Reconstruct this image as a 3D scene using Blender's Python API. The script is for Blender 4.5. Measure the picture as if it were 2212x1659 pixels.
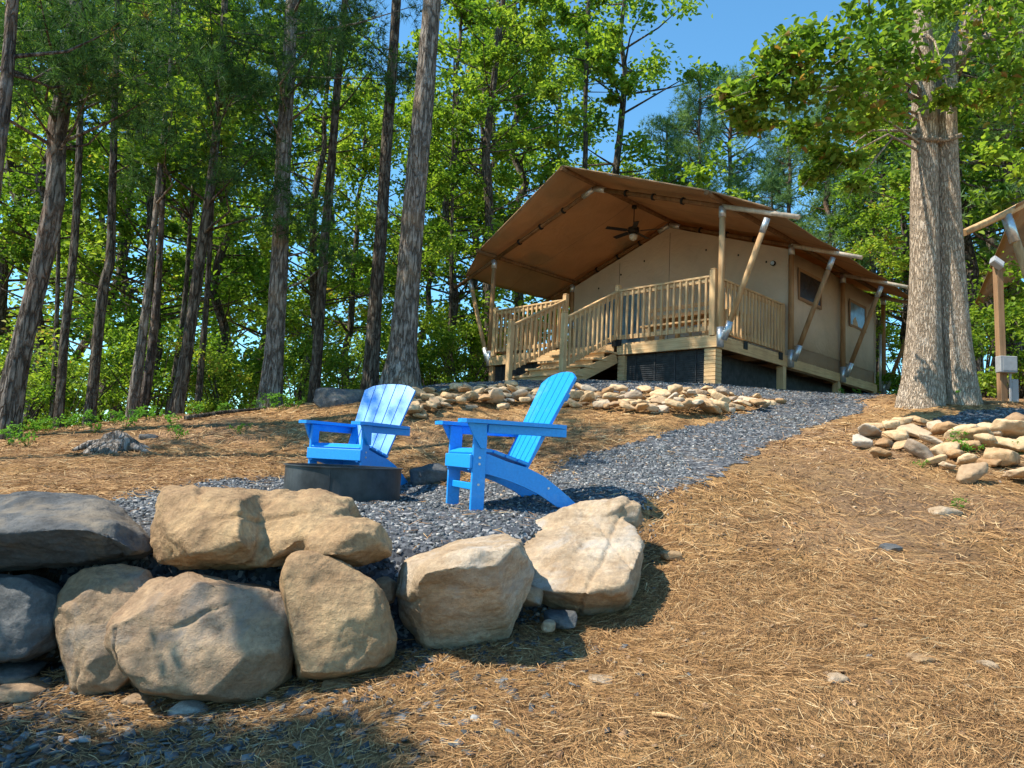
import bpy, bmesh, math, random
import numpy as np
from mathutils import Vector, Matrix, noise as mn

for o in list(bpy.data.objects): bpy.data.objects.remove(o)
scene = bpy.context.scene
COL = scene.collection
R = math.radians

# ------------------------------------------------------------------ camera
FPX, PITCH, ROLL = 1530., R(5.9), R(2.75)      # focal length for a 2212 px wide picture
cF = np.array([0, math.cos(PITCH), math.sin(PITCH)])
_r0 = np.array([1., 0, 0]); _u0 = np.array([0, -math.sin(PITCH), math.cos(PITCH)])
cR = _r0*math.cos(ROLL)+_u0*math.sin(ROLL); cU = -_r0*math.sin(ROLL)+_u0*math.cos(ROLL)
cam_d = bpy.data.cameras.new('camera'); cam = bpy.data.objects.new('camera', cam_d); COL.objects.link(cam)
cam_d.sensor_width = 36; cam_d.lens = 36*FPX/2212; cam_d.clip_end = 2000; cam_d.clip_start = .05
M3 = Matrix((cR, cU, -cF)).transposed(); cam.matrix_world = M3.to_4x4()
scene.camera = cam
scene.render.resolution_x = 1024; scene.render.resolution_y = 768

# ------------------------------------------------------------------ light
SUN = Vector((-.58, -.14, .80)).normalized()    # direction towards the sun
W = bpy.data.worlds.new('World'); scene.world = W; W.use_nodes = True
nt = W.node_tree; bg = nt.nodes['Background']
sky = nt.nodes.new('ShaderNodeTexSky'); sky.sky_type = 'NISHITA'; sky.sun_disc = False
sky.sun_elevation = math.asin(SUN.z); sky.sun_rotation = math.atan2(SUN.x, SUN.y)
sky.air_density = 1.0; sky.dust_density = .0; sky.ozone_density = 2.2
tn_ = nt.nodes.new('ShaderNodeMix'); tn_.data_type = 'RGBA'; tn_.blend_type = 'MULTIPLY'; tn_.inputs[0].default_value = 1
nt.links.new(sky.outputs[0], tn_.inputs[6]); tn_.inputs[7].default_value = (.80, 1.33, 1.42, 1); nt.links.new(tn_.outputs[2], bg.inputs[0]); bg.inputs[1].default_value = .115
sd = bpy.data.lights.new('sun', 'SUN'); sd.energy = 5.0; sd.angle = R(.5); sd.color = (1, .91, .77)
so = bpy.data.objects.new('sun', sd); COL.objects.link(so); so.rotation_euler = SUN.to_track_quat('Z', 'Y').to_euler()
so.location = (0, 0, 30)
vs = scene.view_settings; vs.view_transform = 'Standard'; vs.look = 'None'; vs.gamma = 1; vs.exposure = .76

# ------------------------------------------------------------------ helpers
def ray(u, v): return cF+cR*(u-1106)/FPX+cU*(829.5-v)/FPX
def P(u, v, D):
    d = ray(u, v); return Vector(d/d[1]*D)
def tag(o, label=None, cat=None, group=None, kind=None):
    if label: o['label'] = label
    if cat: o['category'] = cat
    if group: o['group'] = group
    if kind: o['kind'] = kind
    return o
def empty(name, loc, rz=0, label=None, cat=None, group=None):
    o = bpy.data.objects.new(name, None); COL.objects.link(o); o.location = loc; o.rotation_euler.z = rz
    o.empty_display_size = .1
    return tag(o, label, cat, group)
def link(name, me, mat, parent=None, loc=None, smooth=False):
    o = bpy.data.objects.new(name, me); COL.objects.link(o)
    if mat is not None and not me.materials: me.materials.append(mat)
    if parent is not None: o.parent = parent
    if loc is not None: o.location = loc
    if smooth: me.polygons.foreach_set('use_smooth', [True]*len(me.polygons))
    return o
def copy_tree(o, parent=None):
    c = o.copy(); COL.objects.link(c); c.parent = parent
    for ch in list(o.children): copy_tree(ch, c)
    return c
def np_mesh(name, V, F, smooth=False, col=None):
    """V (n,3); F (m,k) faces of equal size"""
    me = bpy.data.meshes.new(name); V = np.asarray(V, np.float32); F = np.asarray(F, np.int32); m, k = F.shape
    me.vertices.add(len(V)); me.vertices.foreach_set('co', V.ravel())
    me.loops.add(m*k); me.loops.foreach_set('vertex_index', F.ravel())
    me.polygons.add(m); me.polygons.foreach_set('loop_start', np.arange(0, m*k, k, dtype=np.int32))
    me.polygons.foreach_set('loop_total', np.full(m, k, np.int32))
    if smooth: me.polygons.foreach_set('use_smooth', np.ones(m, bool))
    me.update(calc_edges=True)
    if col is not None:      # per face random value
        a = me.attributes.new('tint', 'FLOAT', 'FACE'); a.data.foreach_set('value', np.asarray(col, np.float32))
    return me
class MB:
    def __init__(s): s.v = []; s.f = []; s.sm = []
    def add(s, V, F, sm=False):
        n = len(s.v); s.v += [tuple(p) for p in V]; s.f += [tuple(i+n for i in f) for f in F]; s.sm += [sm]*len(F); return s
    def box(s, x0, x1, y0, y1, z0, z1, M=None, b=0.0):
        if b:
            bm = bmesh.new(); bmesh.ops.create_cube(bm, size=1)
            for v in bm.verts: v.co = Vector(((x0+x1)/2+v.co.x*(x1-x0), (y0+y1)/2+v.co.y*(y1-y0), (z0+z1)/2+v.co.z*(z1-z0)))
            bmesh.ops.bevel(bm, geom=list(bm.edges), offset=b, segments=1, affect='EDGES')
            if M is not None: bmesh.ops.transform(bm, matrix=M, verts=bm.verts)
            bm.verts.index_update(); s.add([v.co.copy() for v in bm.verts], [[v.index for v in f.verts] for f in bm.faces]); bm.free(); return s
        V = [Vector(p) for p in ((x0,y0,z0),(x1,y0,z0),(x1,y1,z0),(x0,y1,z0),(x0,y0,z1),(x1,y0,z1),(x1,y1,z1),(x0,y1,z1))]
        if M is not None: V = [M @ p for p in V]
        return s.add(V, [(0,3,2,1),(4,5,6,7),(0,1,5,4),(1,2,6,5),(2,3,7,6),(3,0,4,7)])
    def bar(s, p, q, w, h, b=0.0, up=(0,0,1)):
        """board from p to q, w sideways, h along up"""
        p = Vector(p); q = Vector(q); d = (q-p); L = d.length; d.normalize(); sd_ = d.cross(Vector(up)); sd_.normalize(); u = sd_.cross(d)
        M = Matrix((sd_, d, u)).transposed().to_4x4(); M.translation = p
        return s.box(-w/2, w/2, 0, L, -h/2, h/2, M, b)
    def tube(s, pts, rad, n=10, cap=True, wob=0.0):
        pts = [Vector(p) for p in pts]; rad = rad if isinstance(rad, (list, tuple)) else [rad]*len(pts)
        V = []; F = []; t0 = None
        for i, p in enumerate(pts):
            t = (pts[min(i+1, len(pts)-1)]-pts[max(i-1, 0)]).normalized()
            if t0 is None:
                x = t.orthogonal().normalized()
            else:
                x = (x-t*x.dot(t)).normalized()
            t0 = t; y = t.cross(x)
            for k in range(n):
                a = 2*math.pi*k/n; r = rad[i]*(1+wob*mn.noise(Vector((math.cos(a)*1.5, math.sin(a)*1.5, i*.7+p.x))))
                V.append(p+(x*math.cos(a)+y*math.sin(a))*r)
        for i in range(len(pts)-1):
            for k in range(n):
                F.append((i*n+k, i*n+(k+1) % n, (i+1)*n+(k+1) % n, (i+1)*n+k))
        s.add(V, F, True)
        if cap:
            m = len(s.v)-len(V); s.f += [tuple(m+k for k in reversed(range(n))), tuple(m+(len(pts)-1)*n+k for k in range(n))]; s.sm += [False, False]
        return s
    def prism(s, poly, axis, a, b_):
        """poly of 2-D points extruded along axis (0,1,2) from a to b"""
        n = len(poly)
        def mk(p, t):
            l = list(p); l.insert(axis, t); return l
        V = [mk(p, a) for p in poly]+[mk(p, b_) for p in poly]
        F = [tuple(range(n)), tuple(reversed(range(n, 2*n)))]+[(i, i+n, (i+1) % n+n, (i+1) % n) for i in range(n)]
        return s.add(V, F)
    def mesh(s, name):
        me = bpy.data.meshes.new(name); me.from_pydata(s.v, [], s.f); me.polygons.foreach_set('use_smooth', s.sm)
        bm = bmesh.new(); bm.from_mesh(me); bmesh.ops.recalc_face_normals(bm, faces=bm.faces); bm.to_mesh(me); bm.free(); me.update(); return me
    def build(s, name, mat, parent=None, loc=None): return link(name, s.mesh(name), mat, parent, loc)

# value noise in numpy
_rg = np.random.default_rng(5); _T = _rg.random((256, 256))
def vnoise(x, y):
    x = np.asarray(x, float); y = np.asarray(y, float); xi = np.floor(x).astype(int); yi = np.floor(y).astype(int); fx = x-xi; fy = y-yi
    fx = fx*fx*(3-2*fx); fy = fy*fy*(3-2*fy); g = lambda a, b: _T[a & 255, b & 255]
    return (g(xi, yi)*(1-fx)+g(xi+1, yi)*fx)*(1-fy)+(g(xi, yi+1)*(1-fx)+g(xi+1, yi+1)*fx)*fy-.5

# ------------------------------------------------------------------ materials
def new_mat(name, rough=.85):
    m = bpy.data.materials.new(name); m.use_nodes = True; t = m.node_tree; b = t.nodes['Principled BSDF']; b.inputs['Roughness'].default_value = rough
    b.inputs['Specular IOR Level'].default_value = .12
    return m, t, b
def N(t, typ, **kw):
    n = t.nodes.new(typ)
    for k, v in kw.items():
        if k in n.inputs: n.inputs[k].default_value = v
        else: setattr(n, k, v)
    return n
def coords(t, scale=(1,1,1), obj=True):
    tc = N(t, 'ShaderNodeTexCoord'); mp = N(t, 'ShaderNodeMapping'); mp.inputs['Scale'].default_value = scale
    t.links.new(tc.outputs['Object' if obj else 'Generated'], mp.inputs['Vector']); return mp.outputs['Vector']
def ramp(t, fac, stops):
    r = N(t, 'ShaderNodeValToRGB'); e = r.color_ramp.elements
    while len(e) < len(stops): e.new(.5)
    for x, (p, c) in zip(e, stops): x.position = p; x.color = (*c, 1)
    t.links.new(fac, r.inputs[0]); return r.outputs[0]
def noise(t, vec, scale, detail=6, rough=.6, dist=0.0):
    n = N(t, 'ShaderNodeTexNoise'); n.inputs['Scale'].default_value = scale; n.inputs['Detail'].default_value = detail
    n.inputs['Roughness'].default_value = rough; n.inputs['Distortion'].default_value = dist
    t.links.new(vec, n.inputs['Vector']); return n.outputs['Fac']
def mixc(t, fac, a, b, mode='MIX'):
    m = N(t, 'ShaderNodeMix'); m.data_type = 'RGBA'; m.blend_type = mode
    for sock, val in ((m.inputs[0], fac), (m.inputs[6], a), (m.inputs[7], b)):
        if isinstance(val, (int, float)): sock.default_value = val
        elif isinstance(val, tuple): sock.default_value = (*val, 1)
        else: t.links.new(val, sock)
    return m.outputs[2]
def bump(t, b, h, strength=.5, dist=.02):
    n = N(t, 'ShaderNodeBump'); n.inputs['Strength'].default_value = strength; n.inputs['Distance'].default_value = dist
    t.links.new(h, n.inputs['Height']); t.links.new(n.outputs[0], b.inputs['Normal']); return n
def randv(t):
    return N(t, 'ShaderNodeObjectInfo').outputs['Random']

def m_rock(name, stops, blotch=None, sc=1.0, bstr=.8):
    m, t, b = new_mat(name, .9); v = coords(t)
    n1 = noise(t, v, 2.2*sc, 8, .62, .4); c = ramp(t, n1, stops)
    n2 = noise(t, v, 38*sc, 6, .75); c = mixc(t, .55, c, ramp(t, n2, [(.25, (.25, .24, .23)), (.5, (.5, .5, .5)), (.75, (.85, .84, .82))]), 'OVERLAY')
    if blotch:
        n3 = noise(t, v, 3.4*sc, 5, .6, .8); c = mixc(t, ramp(t, n3, [(.50, (0, 0, 0)), (.66, (.8, .8, .8))]), c, blotch)
    # fine bedding streaks
    vs_ = coords(t, (1, 1, 5)); n6 = noise(t, vs_, 3.1*sc, 6, .65, .5); c = mixc(t, .5, c, ramp(t, n6, [(.32, (.28, .26, .24)), (.5, (.5, .5, .5)), (.68, (.72, .70, .66))]), 'OVERLAY')
    n7 = noise(t, v, 9*sc, 8, .8); c = mixc(t, ramp(t, n7, [(.36, (.75, .75, .75)), (.46, (0, 0, 0))]), c, stops[0][1])
    crk = n6
    t.links.new(c, b.inputs['Base Color'])
    n4 = noise(t, v, 14*sc, 9, .7); h = mixc(t, .4, n4, n2); h = mixc(t, .2, h, crk)
    bump(t, b, h, bstr, .045); return m
ROCK_TAN = m_rock('tan_rock', [(.25, (.20, .13, .08)), (.45, (.33, .22, .125)), (.62, (.43, .30, .17)), (.8, (.50, .38, .24))], bstr=.9)
ROCK_BUFF = m_rock('buff_rock', [(.25, (.18, .12, .08)), (.45, (.30, .21, .135)), (.6, (.36, .26, .17)), (.8, (.45, .35, .25))], (.20, .185, .17))
ROCK_PALE = m_rock('pale_rock', [(.25, (.27, .19, .12)), (.45, (.39, .29, .19)), (.62, (.47, .385, .29)), (.8, (.56, .50, .42))], (.40, .37, .33))
ROCK_GREY = m_rock('grey_rock', [(.25, (.05, .055, .06)), (.45, (.09, .096, .102)), (.62, (.13, .133, .135)), (.8, (.27, .24, .20))], (.25, .21, .16))
ROCK_DARK = m_rock('dark_rock', [(.3, (.06, .065, .07)), (.5, (.11, .115, .12)), (.75, (.20, .20, .20))])
COBBLE = m_rock('cobble', [(.25, (.25, .25, .25)), (.5, (.34, .34, .33)), (.8, (.45, .43, .40))], sc=2.5, bstr=.25)
def m_river():
    m, t, b = new_mat('river_rock', .85); v = coords(t); n1 = noise(t, v, 6, 6, .6)
    c = ramp(t, n1, [(.25, (.40, .26, .14)), (.5, (.58, .41, .24)), (.8, (.72, .55, .36))])
    rv = randv(t); c = mixc(t, ramp(t, rv, [(.0, (0, 0, 0)), (.55, (0, 0, 0)), (1, (.75, .75, .75))]), c, (.46, .42, .37))
    rv2 = N(t, 'ShaderNodeMath', operation='MULTIPLY'); t.links.new(rv, rv2.inputs[0]); rv2.inputs[1].default_value = 7.31
    fr = N(t, 'ShaderNodeMath', operation='FRACT'); t.links.new(rv2.outputs[0], fr.inputs[0])
    c = mixc(t, 1.0, c, ramp(t, fr.outputs[0], [(0, (.55, .47, .41)), (.3, (.9, .86, .81)), (1, (1, 1, 1))]), 'MULTIPLY')
    t.links.new(c, b.inputs['Base Color']); bump(t, b, noise(t, v, 30, 6, .7), .35, .02); return m
RIVER = m_river()

def m_ground():
    m, t, b = new_mat('pine_straw_ground', .95); v = coords(t)
    big = noise(t, v, .45, 5, .6); mid = noise(t, v, 3.5, 8, .7); fine = noise(t, v, 42, 8, .8)
    c = ramp(t, mid, [(.3, (.11, .065, .035)), (.45, (.27, .16, .072)), (.6, (.42, .265, .12)), (.78, (.52, .35, .17))])
    c = mixc(t, ramp(t, big, [(.46, (0, 0, 0)), (.62, (.7, .7, .7))]), c, (.30, .20, .13))
    so_ = N(t, 'ShaderNodeAttribute', attribute_name='soil'); sn = noise(t, v, 6, 6, .7); sm_ = N(t, 'ShaderNodeMath', operation='MULTIPLY'); t.links.new(so_.outputs['Fac'], sm_.inputs[0]); t.links.new(ramp(t, sn, [(.3, (.5, .5, .5)), (.6, (1, 1, 1))]), sm_.inputs[1])
    c = mixc(t, sm_.outputs[0], c, (.09, .068, .052))
    c = mixc(t, .85, c, ramp(t, fine, [(.3, (.12, .10, .09)), (.5, (.5, .5, .5)), (.7, (.88, .86, .8))]), 'OVERLAY')
    # stretched needle streaks in two directions
    for i, (sx, sy, rot) in enumerate(((160, 14, .5), (160, 14, 2.0))):
        tc = N(t, 'ShaderNodeTexCoord'); mp = N(t, 'ShaderNodeMapping'); mp.inputs['Rotation'].default_value = (0, 0, rot); mp.inputs['Scale'].default_value = (sx, sy, 20)
        t.links.new(tc.outputs['Object'], mp.inputs['Vector']); s_ = noise(t, mp.outputs[0], 1, 3, .6, .6)
        c = mixc(t, .5, c, ramp(t, s_, [(.35, (.25, .2, .17)), (.5, (.5, .5, .5)), (.65, (.8, .75, .65))]), 'OVERLAY')
    t.links.new(c, b.inputs['Base Color']); bump(t, b, mixc(t, .5, fine, noise(t, v, 12, 8, .75)), 1.0, .04); return m
GROUND = m_ground()
def m_gravel():
    m, t, b = new_mat('slate_gravel_bed', .85); v = coords(t)
    vo = N(t, 'ShaderNodeTexVoronoi'); vo.inputs['Scale'].default_value = 42; t.links.new(v, vo.inputs['Vector'])
    hs = N(t, 'ShaderNodeSeparateColor'); t.links.new(vo.outputs['Color'], hs.inputs[0])
    c = ramp(t, hs.outputs[0], [(0, (.03, .033, .04)), (.5, (.08, .088, .10)), (.85, (.14, .15, .165)), (1, (.35, .34, .33))])
    c = mixc(t, ramp(t, noise(t, v, 5, 6, .7), [(.58, (0, 0, 0)), (.72, (.6, .6, .6))]), c, (.26, .18, .10))
    t.links.new(c, b.inputs['Base Color']); bump(t, b, hs.outputs[1], 1.0, .02); return m
GRAVEL = m_gravel()
def m_tint(name, stops, rough=.85, nscale=0, spec=.3):
    """colour picked by a per-face random value"""
    m, t, b = new_mat(name, rough); a = N(t, 'ShaderNodeAttribute', attribute_name='tint'); c = ramp(t, a.outputs['Fac'], stops)
    t.links.new(c, b.inputs['Base Color']); b.inputs['Specular IOR Level'].default_value = spec; return m
CHIP = m_tint('slate_chips', [(0, (.028, .032, .035)), (.5, (.078, .09, .098)), (.82, (.15, .167, .178)), (.95, (.30, .31, .31)), (.985, (.45, .45, .43)), (1, (.40, .27, .15))], .75)
STRAW = m_tint('pine_needles', [(0, (.10, .052, .022)), (.45, (.31, .167, .067)), (.85, (.46, .272, .115)), (1, (.60, .44, .24))], .8)
CHUNK = m_tint('bark_chips', [(0, (.10, .055, .03)), (.6, (.26, .16, .09)), (.95, (.45, .31, .19)), (1, (.62, .48, .32))], .9)
def m_leaf(name, stops, trans=.4, rough=.5):
    m = bpy.data.materials.new(name); m.use_nodes = True; t = m.node_tree; b = t.nodes['Principled BSDF']; out = t.nodes['Material Output']
    a = N(t, 'ShaderNodeAttribute', attribute_name='tint'); oi = randv(t)
    ad = N(t, 'ShaderNodeMath', operation='MULTIPLY_ADD'); t.links.new(oi, ad.inputs[0]); ad.inputs[1].default_value = .3; ad.inputs[2].default_value = -.15
    a2 = N(t, 'ShaderNodeMath', operation='ADD'); a2.use_clamp = True; t.links.new(a.outputs['Fac'], a2.inputs[0]); t.links.new(ad.outputs[0], a2.inputs[1])
    c = ramp(t, a2.outputs[0], stops); b.inputs['Roughness'].default_value = rough; b.inputs['Specular IOR Level'].default_value = .12
    t.links.new(c, b.inputs['Base Color']); tr = N(t, 'ShaderNodeBsdfTranslucent'); t.links.new(mixc(t, 1.0, c, (1.25, 1.3, .55), 'MULTIPLY'), tr.inputs[0])
    mx = N(t, 'ShaderNodeMixShader'); mx.inputs[0].default_value = trans; t.links.new(b.outputs[0], mx.inputs[1]); t.links.new(tr.outputs[0], mx.inputs[2]); t.links.new(mx.outputs[0], out.inputs[0]); return m
LEAF = m_leaf('broad_leaves', [(0, (.045, .11, .02)), (.5, (.14, .255, .035)), (1, (.34, .45, .07))], .5)
LEAF_B = m_leaf('oak_leaves', [(0, (.065, .145, .025)), (.5, (.21, .32, .045)), (.95, (.42, .52, .09)), (1, (.4, .26, .08))], .5)
OAKL = m_leaf('big_oak_leaves', [(0, (.05, .12, .02)), (.5, (.14, .24, .035)), (.95, (.32, .44, .08)), (1, (.36, .22, .08))], .5)
NEEDLE = m_leaf('green_needles', [(0, (.022, .06, .02)), (.5, (.055, .125, .04)), (.96, (.12, .22, .07)), (1, (.3, .17, .08))], .35, .6)
NEEDLE_B = m_leaf('grey_green_needles', [(0, (.07, .14, .06)), (.5, (.14, .25, .10)), (1, (.26, .38, .15))], .35, .6)
WEED = m_leaf('weed_leaves', [(0, (.08, .20, .03)), (1, (.2, .42, .06))], .4)
def m_bark(name, dark, mid, light, sc=1.0, red=None, gap=(.34, .3, .28)):
    m, t, b = new_mat(name, .95); v = coords(t, (9*sc, 9*sc, 1.6*sc)); n1 = noise(t, v, 1.6, 8, .7, 1.2)
    vo = N(t, 'ShaderNodeTexVoronoi'); vo.feature = 'DISTANCE_TO_EDGE'; vo.inputs['Scale'].default_value = 1.7
    ds = N(t, 'ShaderNodeVectorMath'); ds.operation = 'ADD'; nz = N(t, 'ShaderNodeTexNoise'); nz.inputs['Scale'].default_value = 2.2; nz.inputs['Detail'].default_value = 4; t.links.new(v, nz.inputs['Vector'])
    t.links.new(v, ds.inputs[0]); t.links.new(nz.outputs['Color'], ds.inputs[1]); t.links.new(ds.outputs[0], vo.inputs['Vector'])
    plate = ramp(t, vo.outputs['Distance'], [(0, (0, 0, 0)), (.16, (.75, .75, .75)), (.5, (1, 1, 1))])
    c = ramp(t, n1, [(.28, dark), (.5, mid), (.72, light)])
    c = mixc(t, 1.0, c, mixc(t, plate, gap, (1, 1, 1)), 'MULTIPLY')
    v2 = coords(t); 
    if red: c = mixc(t, ramp(t, noise(t, v2, 1.3, 4), [(.5, (0, 0, 0)), (.66, (.7, .7, .7))]), c, red)
    c = mixc(t, ramp(t, noise(t, v2, 5, 6, .7), [(.52, (0, 0, 0)), (.68, (.6, .6, .6))]), c, light)
    t.links.new(c, b.inputs['Base Color']); bump(t, b, mixc(t, .3, plate, n1), 1.0, .05); return m
BARK = m_bark('grey_bark', (.055, .044, .034), (.14, .115, .09), (.28, .25, .205))
BARK_RED = m_bark('pine_bark', (.06, .05, .043), (.16, .13, .115), (.32, .275, .24), red=(.30, .18, .10))
BARK_LIT = m_bark('sunlit_pine_bark', (.12, .10, .085), (.27, .235, .20), (.46, .42, .38), red=(.40, .28, .18))  # pine bark with the sun on it painted in as a paler tone
BARK_MID = m_bark('mid_pine_bark', (.07, .06, .05), (.19, .165, .14), (.36, .32, .28), red=(.28, .15, .09))
BARK_PALE = m_bark('oak_bark', (.40, .31, .22), (.58, .46, .34), (.72, .61, .49), 2.6, gap=(.62, .58, .54))
def m_wood(name, a, c_, sc=1, rough=.7, grain=(1.5, 40, 40)):
    m, t, b = new_mat(name, rough); v = coords(t, grain); n = noise(t, v, sc, 6, .6, .5)
    c = ramp(t, n, [(.3, a), (.7, c_)]); v2 = coords(t); c = mixc(t, .3, c, ramp(t, noise(t, v2, 3, 4), [(.3, (.3, .3, .3)), (.7, (.8, .8, .8))]), 'OVERLAY')
    t.links.new(c, b.inputs['Base Color']); bump(t, b, n, .25, .01); return m
WOOD = m_wood('pine_lumber', (.46, .28, .13), (.70, .48, .26))
WOOD_Z = m_wood('pine_lumber_upright', (.46, .28, .13), (.70, .48, .26), grain=(40, 40, 1.5))
WOOD_Y = m_wood('pine_lumber_lengthwise', (.44, .26, .12), (.66, .44, .22), grain=(40, 1.5, 40))
POLE = m_wood('round_pole', (.36, .20, .09), (.62, .43, .23), grain=(14, 14, 1.2))
POLE_M = m_wood('half_shaded_round_pole', (.26, .14, .065), (.42, .26, .13), grain=(14, 14, 1.2))  # same pole wood, shade painted in as a mid brown
POLE_D = m_wood('shaded_round_pole', (.12, .06, .025), (.24, .13, .06), grain=(14, 14, 1.2))  # same pole wood, the shade under the roof painted in as dark brown
TAIL = m_wood('sunlit_silvered_pole', (.45, .36, .26), (.70, .60, .47), grain=(14, 14, 1.2))  # silvery weathered wood, with the brightness of the sun painted in
WOODB = m_wood('weathered_post', (.19, .11, .06), (.36, .22, .12), grain=(30, 30, 1.2))
def m_simple(name, c, rough=.5, metal=0, nz=0.0, nsc=20, bstr=.1):
    m, t, b = new_mat(name, rough); b.inputs['Metallic'].default_value = metal
    if nz:
        v = coords(t); n = noise(t, v, nsc, 5, .6); lo = tuple(x*(1-nz) for x in c); hi = tuple(min(1, x*(1+nz)) for x in c)
        t.links.new(ramp(t, n, [(.3, lo), (.7, hi)]), b.inputs['Base Color'])
        if bstr: bump(t, b, n, bstr, .01)
    else: b.inputs['Base Color'].default_value = (*c, 1)
    return m
def spec_(m, v): m.node_tree.nodes['Principled BSDF'].inputs['Specular IOR Level'].default_value = v; return m
STEEL = m_simple('galvanised_steel', (.55, .58, .60), .38, .7, .2, 30, 0)
BLACK = m_simple('black_strap', (.02, .02, .02), .6)
FANM = m_simple('dark_bronze', (.03, .025, .02), .4, .3)
GLASS = m_simple('sky_reflection_pane', (.16, .24, .30), .12, .0, .5, 4, .3)  # blue base colour stands in for the sky reflected in the panes
GLASSD = m_simple('dark_window_mesh', (.035, .03, .028), .25, 0, .3, 6)
MESHM = m_simple('dark_screen', (.05, .052, .055), .6, 0, .4, 9)
RINGM = m_simple('painted_ring_steel', (.05, .056, .06), .45, .2, .5, 5, .2)
def m_canvas(name, c, tr=0.0):
    m = bpy.data.materials.new(name); m.use_nodes = True; t = m.node_tree; b = t.nodes['Principled BSDF']; b.inputs['Roughness'].default_value = .9; out = t.nodes['Material Output']
    b.inputs['Specular IOR Level'].default_value = .15
    v = coords(t); n = noise(t, v, 1.1, 5, .6, .5); cc = ramp(t, n, [(.3, tuple(x*.85 for x in c)), (.7, tuple(x*1.1 for x in c))])
    w = noise(t, v, 160, 2); cc = mixc(t, .25, cc, ramp(t, w, [(.3, (.35, .35, .35)), (.7, (.65, .65, .65))]), 'OVERLAY')
    t.links.new(cc, b.inputs['Base Color']); bump(t, b, mixc(t, .12, noise(t, v, 2.6, 4, .5, 2.5), w), .5, .06)
    if tr:
        tn = N(t, 'ShaderNodeBsdfTranslucent'); t.links.new(mixc(t, 1.0, cc, (1, .72, .42), 'MULTIPLY'), tn.inputs[0]); mx = N(t, 'ShaderNodeMixShader'); mx.inputs[0].default_value = tr
        t.links.new(b.outputs[0], mx.inputs[1]); t.links.new(tn.outputs[0], mx.inputs[2]); t.links.new(mx.outputs[0], out.inputs[0])
    return m
ROOFC = m_canvas('brown_canvas', (.43, .29, .17), .24)
WALLC = m_canvas('beige_canvas', (.56, .465, .36))
SKIRTC = m_canvas('brown_skirt_canvas', (.30, .19, .11))
def m_plastic():
    m, t, b = new_mat('blue_poly_lumber', .42); v = coords(t, (1, 1, 1)); n = noise(t, v, 60, 4, .6); v2 = coords(t, (4, 60, 4)); g = noise(t, v2, 2, 4)
    d = noise(t, v, 7, 5, .6)
    c = ramp(t, n, [(.3, (.008, .25, .70)), (.7, (.013, .32, .84))]); c = mixc(t, ramp(t, d, [(.55, (0, 0, 0)), (.8, (.22, .22, .22))]), c, (.22, .50, .82))
    dust = noise(t, v, 3.5, 6, .7); c = mixc(t, ramp(t, dust, [(.55, (0, 0, 0)), (.75, (.35, .35, .35))]), c, (.20, .48, .78))
    t.links.new(c, b.inputs['Base Color']); b.inputs['Specular IOR Level'].default_value = .5
    bump(t, b, g, .12, .004); return m
BLUE = m_plastic()

# ------------------------------------------------------------------ terrain
upper = [(300,1110,4.0),(740,1083,4.85),(1028,1104,4.6),(1250,1090,4.9),(870,1044,6.4),(900,1180,3.8),(1106,1122,4.3),(1400,1100,4.9),(500,1042,5.6),(250,1052,5.5),(0,1062,5),
 (0,1000,6.5),(0,950,8.4),(300,960,7.5),(300,908,9.3),(600,960,7.8),(600,888,10.2),(900,900,8.8),(900,838,11.3),(1100,1000,6.8),(1100,900,9),(1100,827,11.4),
 (1450,890,8.6),(1450,832,11.6),(1300,1000,6.5),(1300,940,7.8),(1650,840,12.2),(1850,856,12.6),(1700,900,9.5),(1600,960,7.4),(1800,1000,6.3),(2030,864,9.4),(2200,872,9.6)]
right = [(2000,980,6.5),(2000,1060,5.55),(2000,1150,4.75),(2212,1000,6.3),(2212,1100,5.1),(1450,1250,4.1),(1600,1100,5.1),(2212,1659,2.2),(2000,1300,3.7),(1600,1450,3.0),(1600,1659,2.25),(1750,1250,4.0)]
lower = [(400,1515,3.0),(0,1500,3.1),(930,1425,3.25),(1250,1340,3.75),(700,1475,3.1),(0,1659,2.5),(600,1659,2.38),(1106,1659,2.3)]
hills = [(3.6,12.5,1.44),(1.1,13.0,1.44),(-.6,16.7,1.5),(9.7,18.6,2.0),(7.6,16.5,1.85),(5.65,14.5,1.62),(0,14.8,1.46),(12,12,1.5),(14,20,2.2),(-8.5,13,-.5),(-4,13.5,.62),(-4,20,-.3),
 (-12,20,-2.2),(0,26,.8),(-12,32,-3.2),(12,32,1.8),(-9,7,-.5),(-14,10,-1.6),(8,6,.25),(12,7,.8),(24,14,1.8),(-24,24,-3)]
back = [(0,0,-1.45),(-3,0,-1.5),(3,0,-1.4),(0,-5,-2.1),(-7,2,-1.4),(7,2,-1.0),(-14,0,-2),(14,0,-1)]
Pz = lambda L: [tuple(P(*q)) for q in L]
pitp = [(-1.38,6.0,-.35),(-1.9,5.2,-.37),(-.5,5.3,-.35)]
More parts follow.
